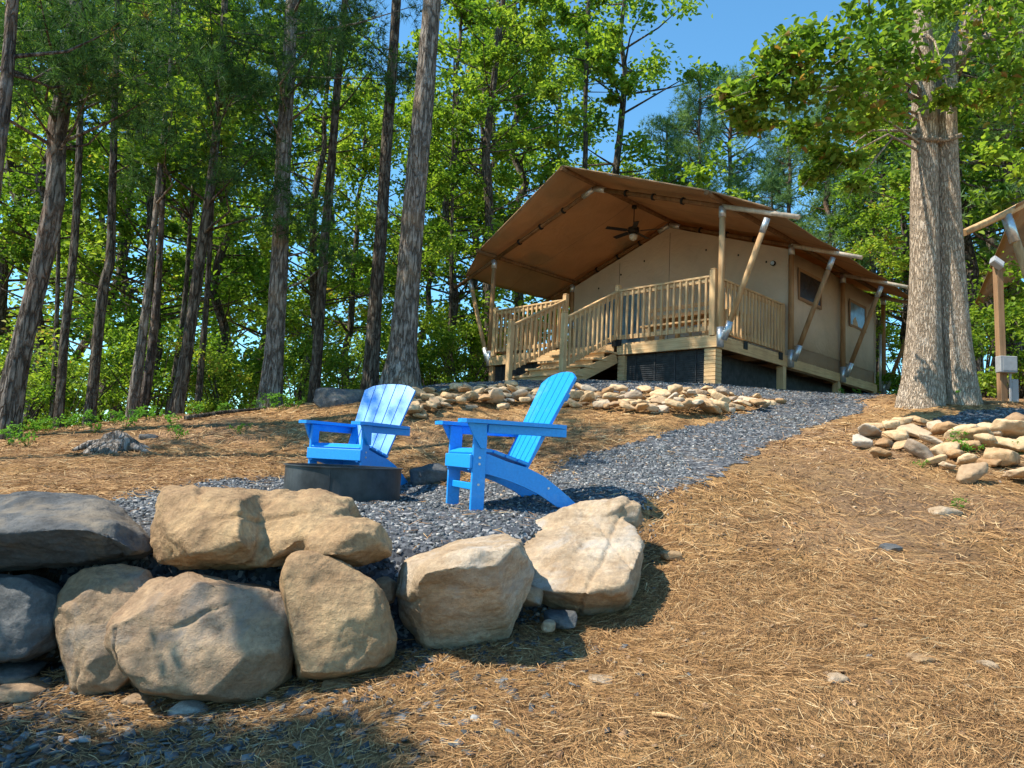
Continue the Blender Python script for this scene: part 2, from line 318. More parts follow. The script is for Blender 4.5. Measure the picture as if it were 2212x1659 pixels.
class TPS:
    def __init__(s, pts, lam=.003):
        p = np.array(pts); s.c = p[:, :2]; n = len(p); K = s.U(np.hypot(*(s.c[:, None]-s.c[None]).transpose(2, 0, 1)))+lam*np.eye(n)
        Q = np.c_[np.ones(n), s.c]; A = np.block([[K, Q], [Q.T, np.zeros((3, 3))]]); w = np.linalg.solve(A, np.r_[p[:, 2], 0, 0, 0]); s.w = w[:n]; s.a = w[n:]
    @staticmethod
    def U(r): return r*r*np.log(r+1e-9)
    def __call__(s, x, y):
        x = np.asarray(x, float); sh = x.shape; q = np.c_[x.ravel(), np.asarray(y, float).ravel()]; o = np.empty(len(q))
        for i in range(0, len(q), 20000):
            b = q[i:i+20000]; o[i:i+20000] = s.U(np.hypot(b[:, None, 0]-s.c[:, 0], b[:, None, 1]-s.c[:, 1])) @ s.w + s.a[0]+b @ s.a[1:]
        return o.reshape(sh)
TU = TPS(Pz(upper+right)+hills+back[3:]+pitp); TL = TPS(Pz(right+lower)+Pz(upper[11:])+hills+back)
WX = [-6, -2.4, -1.2, -.4, .1, .55, 1.0, 1.3]; WY = [3.75, 3.40, 3.32, 3.5, 3.75, 4.15, 4.75, 5.6]
def sstep(t): t = np.clip(t, 0, 1); return t*t*(3-2*t)
def H(x, y):
    x = np.asarray(x, float); y = np.asarray(y, float)
    s = sstep((y-np.interp(x, WX, WY)-.05)/.3); s = s*(1-sstep((x-.9)/.5)); ri = sstep((x-.9)/.5)
    u = TU(x, y); l = TL(x, y); m = sstep((y-4.0)/1.2)
    z = s*u+(1-s)*(ri*(m*u+(1-m)*l)+(1-ri)*l)
    d = np.hypot(x, y-8); k = sstep((d-28)/25); z = z*(1-k)+(-3.5)*k
    z = np.where(d > 60, -3.5, z)
    return z+.035*vnoise(x*1.7+9, y*1.7)*np.clip(1-k, 0, 1)+.018*vnoise(x*6, y*6+40)+.008*vnoise(x*17, y*17)
def Hs(x, y): return float(H(np.array([x]), np.array([y]))[0])
def hit(u, v, d0=2.0, d1=30.):
    d = ray(u, v); d = d/d[1]; D = np.linspace(d0, d1, 1400); z = H(d[0]*D, D); k = np.nonzero(d[2]*D < z)[0]
    i = k[0] if len(k) else len(D)-1
    return Vector((d[0]*D[i], D[i], z[i]))
def grow(a, b, step, far, g=1.25):
    c = list(np.arange(a, b+step/2, step)); s = step; l = [a]; x = a
    while x > -far: s *= g; x -= s; l.append(x)
    s = step; r_ = []; x = c[-1]
    while x < far: s *= g; x += s; r_.append(x)
    return np.array(l[:0:-1]+c+r_)
gx = grow(-5, 7.5, .05, 420); gy = grow(1.6, 13, .05, 420)
X, Y = np.meshgrid(gx, gy); Z = H(X, Y); nx = len(gx); ny = len(gy)
ii = np.arange(nx*ny).reshape(ny, nx); F = np.c_[ii[:-1, :-1].ravel(), ii[:-1, 1:].ravel(), ii[1:, 1:].ravel(), ii[1:, :-1].ravel()]
ground = link('ground', np_mesh('ground', np.c_[X.ravel(), Y.ravel(), Z.ravel()], F, True), GROUND); tag(ground, kind='structure')
def soil(x, y):
    d = np.interp(x, WX, WY)-y; a_ = sstep((.9+.7*vnoise(x*2, y*2)-.55*(x+2)-.25*np.abs(d-.4))/1.1)*(d > -.4)*(y > 0); b_ = sstep((vnoise(x*1.1+20, y*1.1+5)-.12)/.2)*.4; return np.clip(np.maximum(a_, b_), 0, 1)
_at = ground.data.attributes.new('soil', 'FLOAT', 'POINT'); _at.data.foreach_set('value', soil(X, Y).ravel().astype(np.float32))
def inpoly(x, y, poly):
    x = np.asarray(x); y = np.asarray(y); r_ = np.zeros(x.shape, bool); n = len(poly)
    for i in range(n):
        (x1, y1), (x2, y2) = poly[i], poly[(i+1) % n]
        if y1 == y2: continue
        c = ((y1 > y) != (y2 > y)) & (x < (x2-x1)*(y-y1)/(y2-y1)+x1); r_ ^= c
    return r_
def wpoly(L): return [tuple(hit(u, v))[:2] for u, v in L]
pit_poly = wpoly([(235,1085),(330,1058),(450,1045),(620,1035),(760,1028),(900,1042),(1000,1052),(1180,1030),(1215,1000),(1300,972),(1450,935),(1560,908),(1640,882),(1690,862)])+\
  [(5.0,11.2),(5.6,13.6),(8.2,15.9),(8.9,15.0)]+wpoly([(1872,866),(1860,888),(1750,925),(1650,970),(1610,1000),(1560,1030),(1400,1078),(1385,1120)])+\
  [(.55,4.05),(.1,3.75),(-.35,3.45),(-1.2,3.35),(-2.2,3.5),(-2.6,3.9)]
ledge_poly = [(-1.9,11.4)]+wpoly([(900,862),(960,842),(1100,846),(1300,846),(1500,850),(1690,866)])+[(5.0,11.2),(5.6,13.9),(2.8,15.2),(-1.2,16.4),(-2.3,13.2)]
side_poly = wpoly([(1985,930),(2060,922),(2150,915),(2330,930)])+[(8.6,8.6)]+wpoly([(2200,884),(2090,888),(2020,905)])
GP = [pit_poly, ledge_poly, side_poly]
def gmask(x, y):
    jx = x+.16*vnoise(x*5, y*5+7)+.08*vnoise(x*17, y*17); jy = y+.16*vnoise(x*5+30, y*5)+.08*vnoise(x*17+4, y*17)
    r_ = np.zeros(np.shape(x), bool)
    for p in GP: r_ |= inpoly(jx, jy, p)
    return r_
sx = np.arange(-3, 10.2, .035); sy = np.arange(3.2, 16.6, .035); X, Y = np.meshgrid(sx, sy); mk = gmask(X, Y); Z = H(X, Y)+.006
ii = np.arange(X.size).reshape(X.shape); ok = mk[:-1, :-1]&mk[1:, :-1]&mk[:-1, 1:]&mk[1:, 1:]
F = np.c_[ii[:-1, :-1][ok], ii[:-1, 1:][ok], ii[1:, 1:][ok], ii[1:, :-1][ok]]; used, inv = np.unique(F, return_inverse=True); V = np.c_[X.ravel(), Y.ravel(), Z.ravel()][used]
path = link('gravel_path', np_mesh('gravel_path', V, inv.reshape(F.shape), True), GRAVEL); tag(path, kind='structure')

# --- loose stuff on the ground
rg = np.random.default_rng(11)
def slope_frames(x, y):
    e = .05; z = H(x, y); nxv = -(H(x+e, y)-z)/e; nyv = -(H(x, y+e)-z)/e; n = np.c_[nxv, nyv, np.ones(len(x))]; n /= np.linalg.norm(n, axis=1)[:, None]; return z, n
def flakes(x, y, size, thick, lift=.3, tilt=.5, jl=.45):
    """angular flat stones, 8 corner points each"""
    n = len(x); z, nn = slope_frames(x, y); nn = nn+rg.normal(0, tilt, (n, 3)); nn /= np.linalg.norm(nn, axis=1)[:, None]
    a = rg.normal(size=(n, 3)); t1 = np.cross(nn, a); t1 /= np.linalg.norm(t1, axis=1)[:, None]; t2 = np.cross(nn, t1)
    c = np.c_[x, y, z]+nn*(thick*lift)[:, None]; V = np.empty((n, 8, 3)); asp = rg.uniform(.45, 1, n)
    for k, (p, q, r_) in enumerate([(-1,-1,-1),(1,-1,-1),(1,1,-1),(-1,1,-1),(-1,-1,1),(1,-1,1),(1,1,1),(-1,1,1)]):
        j = rg.uniform(jl, 1.1, (n, 3)); V[:, k] = c+t1*(p*size*.5*j[:, 0])[:, None]+t2*(q*size*.5*asp*j[:, 1])[:, None]+nn*(r_*thick*.5*j[:, 2])[:, None]
    F = np.array([(0,3,2,1),(4,5,6,7),(0,1,5,4),(1,2,6,5),(2,3,7,6),(3,0,4,7)]); F = (np.arange(n)[:, None, None]*8+F).reshape(-1, 4); tint = np.repeat(rg.random(n), 6)
    return V.reshape(-1, 3), F, tint
def samp(n, x0, x1, y0, y1, f):
    x = rg.uniform(x0, x1, n); y = rg.uniform(y0, y1, n); k = f(x, y); return x[k], y[k]
spill = lambda x, y: gmask(x+rg.normal(0, .085, len(x)), y+rg.normal(0, .085, len(x)))
xa, ya = samp(60000, -3, 1.6, 3.3, 7.2, spill); xb, yb = samp(60000, -2.5, 9.3, 6.5, 16.4, gmask)
xs = np.r_[xa, xb]; ys = np.r_[ya, yb]; n = len(xs); sz = np.r_[.009+.024*rg.random(len(xa))**1.8, .015+.026*rg.random(len(xb))**1.5]
V, F, T = flakes(xs, ys, sz, sz*rg.uniform(.25, .6, n), .5, .9); link('slate_chips', np_mesh('slate_chips', V, F, False, T), CHIP); tag(bpy.data.objects['slate_chips'], 'loose blue-grey slate chips covering the fire pit floor and path', 'gravel', kind='stuff')
# chips spilled in front of the boulders and about the slope
nomask = lambda x, y: ~gmask(x+rg.normal(0, .06, len(x)), y+rg.normal(0, .06, len(x)))
wl = lambda x: np.interp(x, WX, WY)
x1, y1 = samp(8000, -3, .6, 2.1, 3.5, lambda x, y: (y < wl(x)-.05)&(rg.random(len(x)) < np.clip(.5-.35*x-(wl(x)-y)*.3, .02, .9)*.6))
x2, y2 = samp(5000, -3, 7, 2.1, 8, lambda x, y: (vnoise(x*1.3, y*1.3) > .1)&(rg.random(len(x)) < .16))
sz = np.r_[rg.uniform(.012, .05, len(x1)), rg.uniform(.008, .028, len(x2))]
V, F, T = flakes(np.r_[x1, x2], np.r_[y1, y2], sz, sz*.16, .8, .3, .75); T = T*.9
tag(link('spilled_chips', np_mesh('spilled_chips', V, F, False, T), CHIP), 'scattered slate chips spilled over the soil below the boulders', 'gravel', kind='stuff')
x2, y2 = samp(13000, -3, 6, 2.1, 8, lambda x, y: nomask(x, y)&(rg.random(len(x)) < .5)); sz = .008+.03*rg.random(len(x2))**2
V, F, T = flakes(x2, y2, sz, sz*.25, .6, .4); tag(link('bark_chips', np_mesh('bark_chips', V, F, False, T), CHUNK), 'small brown bark chips and dead leaf bits among the needles', 'mulch', kind='stuff')
def straw(n, x0, x1, y0, y1, L, w, f):
    x, y = samp(n, x0, x1, y0, y1, f); n = len(x); z, nn = slope_frames(x, y); ang = 3.0*vnoise(x*1.2+3, y*1.2)*3+rg.normal(0, .75, n)
    d = np.c_[np.cos(ang), np.sin(ang), np.zeros(n)]; d -= nn*np.sum(d*nn, 1)[:, None]; d += nn*rg.normal(0, .16, n)[:, None]; d /= np.linalg.norm(d, axis=1)[:, None]
    s = np.cross(nn, d); s /= np.linalg.norm(s, axis=1)[:, None]; ln = rg.uniform(.5, 1.2, n)*L; c = np.c_[x, y, z]+nn*rg.uniform(.002, .02, n)[:, None]
    bend = nn*rg.uniform(-.1, .25, n)[:, None]*ln[:, None]*.5+s*rg.normal(0, .15, n)[:, None]*ln[:, None]
    V = np.empty((n, 6, 3)); sw = (s+nn*rg.normal(0, .6, n)[:, None])*w*.5
    V[:, 0] = c-d*ln[:, None]/2-sw; V[:, 1] = c-d*ln[:, None]/2+sw; V[:, 2] = c+bend*.5-sw; V[:, 3] = c+bend*.5+sw; V[:, 4] = c+d*ln[:, None]/2-sw*.6; V[:, 5] = c+d*ln[:, None]/2+sw*.6
    F = np.array([(0,1,3,2),(2,3,5,4)]); F = (np.arange(n)[:, None, None]*6+F).reshape(-1, 4); return V.reshape(-1, 3), F, np.repeat(rg.random(n), 2)
def straw_all():
    parts = []
    dens = lambda x, y: nomask(x, y)&(rg.random(len(x)) < np.clip(.85+.9*vnoise(x*.9+50, y*.9)-.8*soil(x, y), .08, 1))
    parts.append(straw(150000, -2.6, 3.2, 2.0, 4.2, .075, .0016, lambda x, y: dens(x, y)&((y < wl(x)-.1)|(x > 1.0))))
    parts.append(straw(60000, -5.5, 6, 4.0, 7.5, .12, .0032, dens))
    parts.append(straw(26000, -7, 8, 7, 11.5, .16, .006, dens))
    parts.append(straw(9000, -2.8, 7, 3.4, 12, .09, .003, gmask))
    V = []; F = []; T = []; o = 0
    for a, b, c in parts: V.append(a); F.append(b+o); T.append(c); o += len(a)
    return np.concatenate(V), np.concatenate(F), np.concatenate(T)
V, F, T = straw_all(); tag(link('pine_straw', np_mesh('pine_straw', V, F, False, T), STRAW), 'dry orange-brown pine needles strewn over the slope', 'pine straw', kind='stuff')

# ------------------------------------------------------------------ boulders
def cut_hull(t, cuts, cd, seed):
    rr = random.Random(seed*13+5)
    for k in range(cuts):
        pts = [v.co.copy() for v in t.verts if v.link_faces]; c = sum(pts, Vector())/len(pts); size = sum((p-c).length for p in pts)/len(pts)
        d = Vector((rr.gauss(0, 1), rr.gauss(0, .8)-.5, rr.gauss(0, .8)+.15)).normalized(); h = max((p-c).dot(d) for p in pts)-size*cd*rr.uniform(.4, 1.3)
        bmesh.ops.bisect_plane(t, geom=list(t.verts)+list(t.edges)+list(t.faces), plane_co=c+d*h, plane_no=d, clear_outer=True)
        pts = [v.co.copy() for v in t.verts]; t.free(); t = bmesh.new(); bmesh.ops.convex_hull(t, input=[t.verts.new(p) for p in pts])
    return t
def blob_mesh(name, hulls, voxel=.016, disp=.02, fine=.005, seed=0, smooth=0, origin=None, jag=0.0, ledge=0.0, ledge_s=3.2, cracks=0, cuts=0, cut_d=.12):
    """union of convex lumps given as world points, remeshed and roughened; returns mesh around origin"""
    allp = [p for h in hulls for p in h]; c = sum(allp, Vector())/len(allp) if origin is None else origin
    bm = bmesh.new()
    for h in hulls:
        t = bmesh.new(); vs_ = [t.verts.new(p-c) for p in h]; r_ = bmesh.ops.convex_hull(t, input=vs_); t = cut_hull(t, cuts, cut_d, seed) if cuts else t
        bmesh.ops.delete(t, geom=[v for v in t.verts if not v.link_faces], context='VERTS'); bmesh.ops.recalc_face_normals(t, faces=t.faces)
        me0 = bpy.data.meshes.new('t'); t.to_mesh(me0); t.free(); bm.from_mesh(me0); bpy.data.meshes.remove(me0)
    me = bpy.data.meshes.new(name); bm.to_mesh(me); bm.free(); o = bpy.data.objects.new('tmp', me); COL.objects.link(o)
    m = o.modifiers.new('r', 'REMESH'); m.mode = 'VOXEL'; m.voxel_size = voxel
    if smooth: s = o.modifiers.new('s', 'SMOOTH'); s.factor = .5; s.iterations = smooth
    dg = bpy.context.evaluated_depsgraph_get(); me2 = bpy.data.meshes.new_from_object(o.evaluated_get(dg)); bpy.data.objects.remove(o); bpy.data.meshes.remove(me); me2.name = name
    off = Vector((seed*7.3, seed*3.1, seed*1.7)); nrm = [v.normal.copy() for v in me2.vertices]; rr_ = random.Random(seed)
    planes = []
    for k in range(cracks):
        n_ = Vector((rr_.gauss(0, 1), rr_.gauss(0, .5), rr_.gauss(0, .7))).normalized(); planes.append((n_, rr_.uniform(-.15, .15), rr_.uniform(0, 50)))
    for v, nn in zip(me2.vertices, nrm):
        p = v.co+off; a = mn.fractal(p*2.6, 1.0, 2.0, 3); rid = abs(mn.noise(p*4.3)); b = mn.fractal(p*11, .8, 2.1, 5)
        wp = Vector((p.x, p.y, p.z*1.5))*ledge_s+Vector((mn.noise(p*5), mn.noise(p*5+Vector((9, 0, 0))), mn.noise(p*5+Vector((0, 9, 0)))))*.35
        d_, pt = mn.voronoi(wp); cell = mn.noise(pt[0]*9.7+Vector((.5, .5, .5))); edge = min(1, (d_[1]-d_[0])*3.5)
        st = mn.noise(Vector((p.x*2, p.y*2, p.z*16)))
        g = 0.0
        for n_, o_, q_ in planes:
            dd_ = abs(v.co.dot(n_)-o_+.05*mn.noise(p*3+Vector((q_, 0, 0)))+.012*mn.noise(p*14)); gate = mn.noise(p*1.8+Vector((0, q_, 0)))
            if gate > -.05 and dd_ < .013: g -= (1-dd_/.013)*.016*min(1, (gate+.05)*6)
        d2_, pt2 = mn.voronoi(wp*2.9+Vector((3, 1, 4))); c2_ = mn.noise(pt2[0]*7.7+Vector((.3, .3, .3))); e2_ = min(1, (d2_[1]-d2_[0])*4)
        v.co += nn*(disp*a*.8+ledge*.4*c2_*e2_-ledge*.12*(1-e2_)+ledge*cell*edge*1.6-ledge*.25*(1-edge)-disp*.9*max(0, .16-rid)*5*.4+fine*b+jag*st+g)
    me2.polygons.foreach_set('use_smooth', [True]*len(me2.polygons)); me2.update(); return me2, c
def shell(outline, front, D, t, shr=.78, topback=0.0, ring=None):
    pts = []; cu = sum(p[0] for p in outline)/len(outline); cv = sum(p[1] for p in outline)/len(outline)
    vmin = min(p[1] for p in outline); vmax = max(p[1] for p in outline)
    for p in outline:
        d = p[2] if len(p) > 2 else D; d2 = d+topback*(1-(p[1]-vmin)/(vmax-vmin)); pts.append(P(p[0], p[1], d2))
        q = P(cu+(p[0]-cu)*shr, cv+(p[1]-cv)*shr, d2+t); 
        pts.append(q)
    if ring:       # flat front face: scale, depth at its top, depth at its bottom, extra depth towards the right
        for p in outline:
            f = (p[1]-vmin)/(vmax-vmin); g = max(0, (p[0]-cu)/(max(q_[0] for q_ in outline)-cu)-.45)/.55
            pts.append(P(cu+(p[0]-cu)*ring[0], cv+(p[1]-cv)*ring[0], ring[1]+(ring[2]-ring[1])*f+ring[3]*g))
    pts += [P(*f) for f in front]; c_ = sum(pts, Vector())/len(pts); return [c_+(p-c_)*1.035 for p in pts]
def boulder(name, hulls, mat, label, cat='boulder', group='boulders of the retaining wall', **kw):
    kw['smooth'] = min(kw.get('smooth', 1), 2)-1; kw.setdefault('voxel', .012); kw['voxel'] = min(kw['voxel'], .012); kw.setdefault('ledge', .013); kw.setdefault('cracks', 3); kw.setdefault('fine', .007); kw.setdefault('jag', .003); kw.setdefault('cuts', 8); kw.setdefault('cut_d', .12); kw['disp'] = .010; kw['smooth'] = 0
    me, c = blob_mesh(name, hulls, **kw); o = link(name, me, mat, None, c); tag(o, label, cat, group); return o
boulder('boulder', [shell([(-170,1100),(0,1080),(60,1064),(130,1057),(215,1062),(262,1100),(300,1140),(326,1165),(331,1190),(300,1206),(200,1212),(60,1224),(0,1236),(-170,1245)],
   [(-100,1130,3.12),(40,1110,3.2),(60,1170,3.02),(170,1150,3.05),(240,1130,3.22),(260,1190,3.15)], 3.35, .55, topback=.25)], ROCK_GREY, 'long dark grey boulder at the left end of the top course', seed=1, smooth=3, voxel=.018)
boulder('boulder', [shell([(343,1080),(360,1058),(375,1054),(480,1056),(560,1062),(572,1100),(560,1180),(545,1225),(400,1222),(345,1212),(330,1180),(328,1150),(338,1120)],
   [(370,1090,3.22),(400,1140,3.1),(525,1090,3.12),(535,1160,3.06),(430,1190,3.1),(520,1205,3.12)], 3.3, .5, topback=.2),
  shell([(345,1078),(375,1056),(560,1058),(700,1066),(750,1082),(790,1112),(770,1140),(700,1205),(640,1232),(400,1224),(340,1205)], [(620,1095,3.3),(700,1095,3.32),(600,1175,3.17),(660,1150,3.2),(560,1215,3.16)], 3.4, .5, topback=.2),
  shell([(640,1150),(685,1120),(740,1116),(790,1120),(832,1142),(851,1172),(845,1205),(795,1224),(700,1222),(640,1222)], [(700,1145,3.12),(770,1140,3.14),(820,1165,3.2),(760,1200,3.12),(680,1200,3.1)], 3.3, .35)],
  ROCK_TAN, 'long rough tan boulder on the top course in front of the fire ring', seed=2, fine=.011, disp=.028, voxel=.014, jag=.004)
boulder('boulder', [shell([(-120,1240),(0,1238),(100,1241),(138,1262),(135,1330),(122,1400),(60,1428),(0,1432),(-120,1432)], [(60,1300,3.1)], 3.25, .5, ring=(.9, 3.12, 3.08, .08))],
  ROCK_DARK, 'shaded dark grey block below the long grey boulder at the left edge', seed=3)
boulder('boulder', [shell([(150,1248),(180,1228),(258,1215),(330,1226),(345,1270),(340,1400),(310,1450),(255,1500),(176,1513),(150,1490),(140,1440),(133,1400),(119,1330),(127,1285)],
   [(170,1300,3.1),(165,1430,3.0)], 3.2, .5, ring=(.88, 3.14, 2.98, .05))], ROCK_BUFF, 'buff boulder standing behind the left side of the biggest boulder', seed=4, smooth=2)
boulder('boulder', [shell([(240,1322),(265,1288),(312,1255),(345,1245),(440,1241),(540,1248),(603,1256),(625,1275),(630,1330),(632,1400),(625,1460),(592,1490),(540,1515),(470,1516),(400,1513),(300,1497),(248,1445),(224,1400),(222,1350)],
   [(560,1290,2.98),(558,1345,2.93),(565,1440,2.86)], 3.10, .55, ring=(.9, 2.99, 2.82, .16))],
  ROCK_BUFF, 'biggest boulder, a broad buff block with dark right face in the lower course', seed=5, smooth=2)
boulder('boulder', [shell([(600,1240),(618,1206),(648,1192),(690,1193),(750,1220),(800,1250),(828,1272),(846,1305),(853,1360),(850,1432),(800,1441),(762,1462),(700,1471),(642,1466),(632,1400),(624,1330),(606,1290)],
   [(660,1270,3.03),(800,1310,3.02),(805,1420,2.94)], 3.14, .45, ring=(.88, 3.06, 2.9, .1))], ROCK_TAN, 'upright tan boulder with curved cracks right of the biggest boulder', seed=6, smooth=2)
boulder('boulder', [shell([(855,1235),(870,1212),(960,1177,3.75),(1010,1166,3.85),(1095,1158,3.85),(1125,1165,3.7),(1150,1220),(1150,1250),(1112,1320),(1098,1375),(1050,1392),(985,1436),(925,1440),(895,1380),(870,1330),(855,1285)],
   [(880,1290,3.2),(905,1262,3.06),(935,1222,3.0),(1010,1202,2.98),(1108,1187,3.04),(1080,1300,3.2),(940,1405,3.42),(1040,1380,3.4)], 3.46, .4)],
  ROCK_PALE, 'tan boulder with a big flat dark front face, second from the right end', seed=7, cuts=8, smooth=1)
boulder('boulder', [shell([(1078,1168,4.15),(1095,1150,4.3),(1150,1138,4.3),(1200,1110,4.35),(1245,1088,4.4),(1300,1085,4.4),(1340,1120,4.2),(1368,1140,4.1),(1388,1185,3.95),(1400,1215,3.85),(1398,1240),(1380,1290),(1340,1320),(1255,1332),(1190,1312),(1140,1290),(1110,1235)],
   [(1185,1262,3.62),(1270,1278,3.56),(1350,1268,3.58),(1394,1222,3.72)], 3.85, .3),
   [P(1070,1165,4.3),P(1080,1195,4.05),P(1150,1135,4.35),P(1150,1250,3.95),P(1240,1088,4.4),P(1250,1240,3.9),P(1250,1110,4.8),P(1130,1200,4.5)],
   [P(1240,1088,4.4),P(1300,1082,4.4),P(1345,1072,4.4),P(1388,1090,4.3),P(1386,1130,4.25),P(1370,1142,4.25),P(1300,1130,4.2),P(1330,1090,4.2),P(1345,1080,4.6),P(1385,1130,4.5),P(1250,1150,4.5)]],
  ROCK_PALE, 'pale slab-topped boulder with a raised horn at the right end of the wall', seed=8, smooth=1)
def small(name, u, v, w, h, D, mat, label, seed, t=None, box=True, group='small stones by the boulder wall', cat='stone', rot=0):
    rnd = random.Random(seed); c = P(u, v, D); W_ = w*D/FPX/2; H_ = h*D/FPX/2; T_ = (t or W_*2)/2; pts = []
    for i in range(26):
        a = Vector((rnd.gauss(0, 1), rnd.gauss(0, 1), rnd.gauss(0, 1))).normalized()
        if box: a = Vector([math.copysign(abs(q)**.6, q) for q in a])*.85*rnd.uniform(.85, 1.08)
        a = Vector((a.x*W_, a.y*T_, a.z*H_)); a = Matrix.Rotation(rot, 3, 'Y') @ a; pts.append(c+a)
    me, c = blob_mesh(name, [pts], voxel=max(.006, W_*.07), disp=W_*.06, fine=W_*.02, seed=seed, smooth=1 if box else 4)
    return tag(link(name, me, mat, None, c), label, cat, group)
small('cobble', 410, 1548, 98, 64, 2.93, COBBLE, 'smooth round grey cobble under the biggest boulder', 21, .16, False)
small('stone', 728, 1482, 92, 34, 3.02, ROCK_TAN, 'flat tan stone at the foot of the upright boulder', 22, .14)
small('stone', 35, 1452, 130, 44, 3.2, ROCK_GREY, 'grey wedge stone under the dark block at the left edge', 23, .3)
small('stone', 55, 1488, 130, 40, 3.1, ROCK_BUFF, 'flat buff stone lowest at the left edge', 24, .3)
small('stone', 300, 1512, 70, 34, 3.02, ROCK_BUFF, 'small buff chock stone under the left corner of the biggest boulder', 25, .15)
small('stone', 832, 1275, 56, 70, 3.45, ROCK_BUFF, 'small brown stone wedged between the upright boulder and the dark faced boulder', 26, .2)
small('stone', 1135, 1290, 90, 70, 3.7, ROCK_BUFF, 'brown stone wedged under the pale slab-topped boulder', 27, .25)
small('stone', 1205, 1335, 100, 44, 3.62, ROCK_GREY, 'grey stone poking out below the pale slab-topped boulder', 28, .25)
small('stone', 1186, 1352, 40, 30, 3.5, ROCK_PALE, 'small pointed tan stone beside the grey stone below the pale boulder', 29, .1)
small('stone', 1450, 1200, 56, 26, 4.35, ROCK_TAN, 'flat orange-tan stone right of the pale slab-topped boulder', 30, .12)
small('stone', 640, 1500, 60, 30, 3.0, ROCK_DARK, 'dark stone between the biggest boulder and the upright boulder at ground level', 31, .12)
small('stone', 2040, 1106, 82, 30, 5.05, ROCK_PALE, 'lone flat pale stone on the straw below the right rock pile', 32, .2, False)
small('dark_rock', 930, 1026, 110, 62, 6.35, ROCK_DARK, 'dark brown rock on the slope between the two blue chairs', 33, .4, group='outcrop rocks on the slope', cat='rock')
small('outcrop_rock', 745, 868, 140, 80, 10.3, ROCK_GREY, 'large weathered grey rock at the crest left of the rock pile', 34, .9, group='outcrop rocks on the slope', cat='rock')
small('outcrop_rock', 830, 880, 120, 56, 10.0, ROCK_GREY, 'low grey rock behind the far blue chair back', 35, .8, group='outcrop rocks on the slope', cat='rock')
small('fallen_rock', 322, 945, 50, 20, 7.9, ROCK_GREY, 'small grey rock beside the tree stump', 36, .2, group='outcrop rocks on the slope', cat='rock')

for i, (u, v, w, h, mt, lab) in enumerate([(1805,1470,60,22,ROCK_PALE,'pale wood chip on the straw low right of centre'),(1992,1425,70,16,ROCK_TAN,'flat brown leaf scrap on the straw near the right edge'),(2135,1442,46,20,ROCK_PALE,'pale curled leaf nearest the right edge of the straw'),(1925,1188,56,22,ROCK_DARK,'dark charred wood piece on the right slope'),
     (1027,1556,30,20,COBBLE,'small round pale pebble at the bottom centre'),(1075,1570,26,24,ROCK_DARK,'small dark pebble beside the pale pebble at the bottom centre'),(1215,1350,26,14,ROCK_PALE,'tiny tan stone chip on the straw below the pale boulder'),(1300,1470,70,14,ROCK_PALE,'slim pale bark sliver lying on the straw in the lower centre'),(1860,1355,30,16,ROCK_TAN,'small tan pebble on the straw right of centre')]):
    q = hit(u, v, 2, 8); small('pebble' if 'pebble' in lab or 'stone' in lab else 'litter_piece', u, v-h*.2, w, h, q.y, mt, lab, 60+i, None, True, 'small litter on the straw', 'pebble' if 'pebble' in lab or 'stone' in lab else 'litter')
# ------------------------------------------------------------------ river rock piles
def river_mesh(i):
    rnd = random.Random(100+i); pts = []
    a, b, c = 1, rnd.uniform(.6, .85), rnd.uniform(.3, .5)
    for k in range(22):
        q = Vector((rnd.gauss(0, 1), rnd.gauss(0, 1), rnd.gauss(0, 1))).normalized(); q = Vector([math.copysign(abs(e)**.68, e) for e in q])*rnd.uniform(.72, 1.08); pts.append(Vector((q.x*a*.5, q.y*b*.5, q.z*c*.5)))
    me, _ = blob_mesh('river_rock', [pts], voxel=.042, disp=.03, fine=.014, seed=50+i, smooth=1, cuts=4, cut_d=.15, origin=Vector((0, 0, 0))); me.materials.append(RIVER); return me
RM = [river_mesh(i) for i in range(14)]
rnd = random.Random(4)
def rock_at(p, w, label, group, lift=.2):
    o = bpy.data.objects.new('river_rock', rnd.choice(RM)); COL.objects.link(o); s = w*rnd.uniform(.9, 1.1); o.scale = (s, s*rnd.uniform(.8, 1.1), s*rnd.uniform(.65, 1.0))
    o.location = p+Vector((0, 0, s*lift)); o.rotation_euler = (rnd.gauss(.1, .22), rnd.gauss(0, .25), rnd.uniform(0, 6.28)); return tag(o, label, 'rock', group)
band = [(880,905),(890,868),(940,842),(1000,836),(1110,842),(1200,838),(1330,852),(1400,842),(1540,850),(1600,862),(1690,868),(1640,884),(1560,892),(1480,896),(1300,886),(1180,874),(1060,880),(960,880),(920,900)]
pl = []; tries = 0
while len(pl) < 250 and tries < 20000:
    tries += 1; u = rnd.uniform(870, 1695); v = rnd.uniform(834, 906)
    if not inpoly(np.array([u]), np.array([v]), band)[0]: continue
    if all(((u-a)/17.5)**2+((v-b)/6.8)**2 > 1 for a, b in pl): pl.append((u, v))
for u, v in pl:
    p = hit(u, v+4, 6, 13.2); w = rnd.uniform(.16, .33)*(v/870)**3
    rock_at(p, w, 'rounded tan river rock in the long pile on the bank below the tent' , 'tan rocks of the pile below the tent', rnd.uniform(.1, .5))
RP = [(1862,962,72),(1880,940,70),(1925,925,56),(1950,915,60),(1985,915,60),(1905,962,60),(1935,948,76),(1978,938,80),(2020,925,50),(2010,955,62),(2045,935,70),(2075,945,78),(1985,980,80),(2040,978,70),(2060,990,52),
 (2090,968,66),(2110,950,70),(2145,935,90),(2190,940,90),(2215,930,90),(2130,965,84),(2185,970,96),(2225,975,90),(1950,968,60),(2090,1000,60),(2100,1028,96),(2165,1000,88),(2215,1035,92),(2235,1000,90),(1905,985,46),(2020,1000,54),(2140,1004,56),(1890,925,52),(2050,1012,46)]
